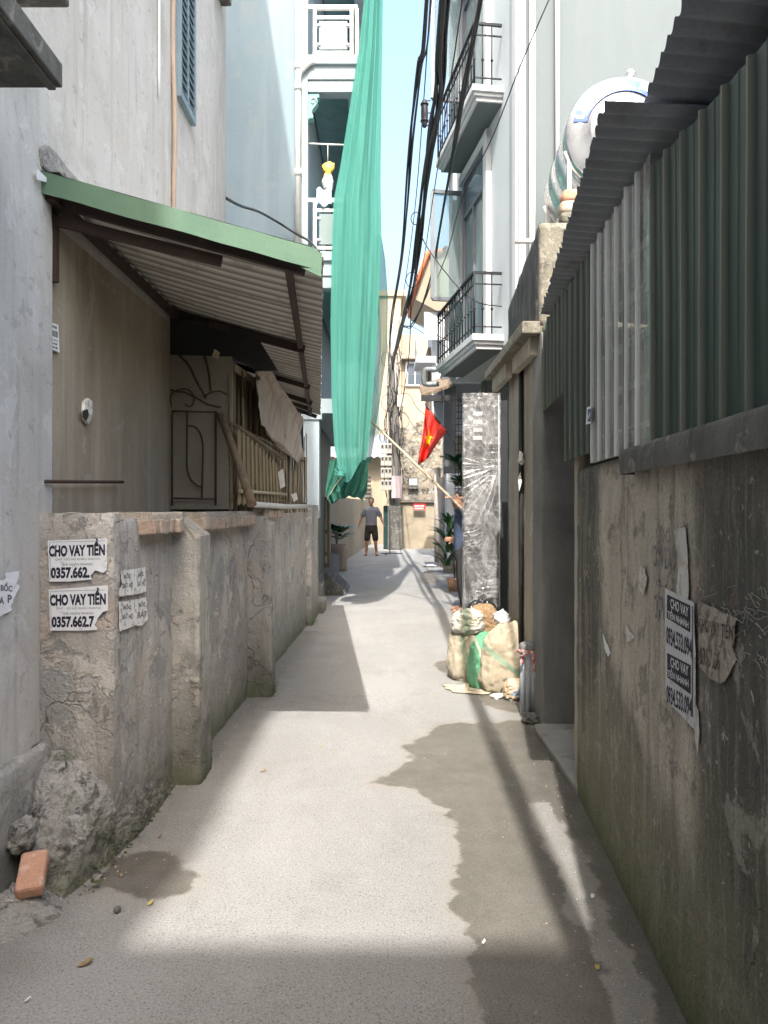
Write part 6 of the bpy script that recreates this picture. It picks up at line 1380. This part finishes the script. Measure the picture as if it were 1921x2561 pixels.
mb = MB(); torso(mb, [(.86,.175,.125,0,0),(.98,.175,.125,0,0),(1.1,.165,.12,0,-.005),(1.25,.185,.125,0,0),(1.36,.195,.115,0,0),(1.43,.13,.085,0,0),(1.465,.08,.07,0,0)], (mx, my, 0))
for sg, el in ((-1, (-.26,.025,1.20)), (1, (.26,.02,1.20))): limb(mb, [J(sg*.165,0,1.385), J(*el)], [.072,.068])
obj_ = obj('t_shirt', mb, surf('grey_tshirt', (.20,.205,.235), (.165,.17,.20), 8, bump=.5, bscale=14, bdist=.02), pm); remesh(obj_, .014, 3)
mb = MB(); torso(mb, [(.70,.15,.12,0,0),(.80,.18,.13,0,0),(.92,.178,.128,0,0)], (mx, my, 0))
for sg in (-1, 1): limb(mb, [J(sg*.09,0,.82), J(sg*.125,-.015,.50)], [.105,.092])
obj_ = obj('shorts', mb, flat('dark_brown_shorts', (.030,.024,.022), .85), pm); remesh(obj_, .014, 3)
mb = MB(); mb.ell(hc+Vector((0,.014,.045)), (.082,.098,.09), 20, 14, fn=lambda q, n: q*(1+.05*nz(n, 6))); mb.v = [(x, y, max(z, hc.z+.015+(.05 if y < hc.y-.05 else 0))) for x, y, z in mb.v]; obj('hair', mb, m_hair, pm)
for sg in (-1, 1):
    mb = MB(); mb.ell(J(sg*.168,-.05,.012), (.05,.13,.014), 14, 8); obj('sandal', mb, m_cable, pm)
# second person, mostly hidden by the wrapped gate, holding the pole
qx, qy = 1.10, 10.62
p2 = thing('person', 'person in dark blue shirt behind the wrapped gate holding up the pole', 'person', (qx, qy, 0))
K_ = lambda x, y, z: Vector((qx+x, qy+y, z))
mb = MB(); torso(mb, [(.82,.12,.13,0,0),(.95,.12,.14,0,0),(1.1,.115,.13,0,0),(1.25,.12,.155,0,0),(1.36,.10,.165,0,0),(1.43,.07,.09,0,0)], (qx, qy, 0))
limb(mb, [K_(0,0,1.38), K_(-.02,0,1.50)], [.055,.05]); sh_ = K_(-.02,-.16,1.37); wr = HAND+Vector((.055,.015,-.055)); el = K_(-.105,-.2,1.42)
limb(mb, [sh_, el, wr], [.052,.042,.028]); dd = (HAND-wr).normalized(); hand(mb, wr, dd, (0,1,.2), .07, 1.2)
limb(mb, [K_(.0,.17,1.37), K_(-.06,.24,1.12), K_(-.12,.12,1.0)], [.052,.042,.028]); hand(mb, K_(-.12,.12,1.0), (-1,-.4,0), (0,0,1), curl=.8)
for sg in (-1, 1):
    limb(mb, [K_(0,sg*.09,.88), K_(-.03,sg*.11,.47), K_(.02,sg*.12,.09)], [.085,.056,.038]); limb(mb, [K_(.04,sg*.12,.045), K_(-.06,sg*.13,.04), K_(-.15,sg*.14,.028)], [.036,.038,.026])
hc = K_(-.03,0,1.575); M_, r_, u3 = head(mb, hc, (-1,-.1,.15)); bd = obj('body', mb, m_skin, p2); remesh(bd, .011); face_bits(p2, hc, (-1,-.1,.15), M_, r_, u3)
mb = MB(); torso(mb, [(.84,.14,.165,0,0),(.98,.14,.165,0,0),(1.1,.135,.155,0,0),(1.25,.14,.175,0,0),(1.36,.125,.18,0,0),(1.43,.085,.11,0,0),(1.455,.07,.075,0,0)], (qx, qy, 0))
limb(mb, [sh_, lerp(sh_, el, .8)], [.07,.064]); limb(mb, [K_(0,.165,1.365), K_(-.04,.22,1.18)], [.07,.064])
obj_ = obj('shirt', mb, surf('navy_shirt', (.06,.085,.14), (.045,.065,.11), 8, bump=.5, bscale=14, bdist=.02), p2); remesh(obj_, .014, 3)
mb = MB(); torso(mb, [(.70,.12,.15,0,0),(.80,.14,.17,0,0),(.92,.135,.165,0,0)], (qx, qy, 0))
for sg in (-1, 1): limb(mb, [K_(0,sg*.085,.82), K_(-.025,sg*.11,.47), K_(.015,sg*.12,.10)], [.10,.07,.055])
obj_ = obj('trousers', mb, flat('charcoal_trousers', (.035,.034,.036), .85), p2); remesh(obj_, .014, 3)
mb = MB(); mb.ell(hc+Vector((.014,0,.045)), (.098,.084,.09), 20, 14, fn=lambda q, n: q*(1+.05*nz(n, 6))); mb.v = [(x, y, max(z, hc.z+.01+(.05 if x < hc.x-.05 else 0))) for x, y, z in mb.v]; obj('hair', mb, m_hair, p2)
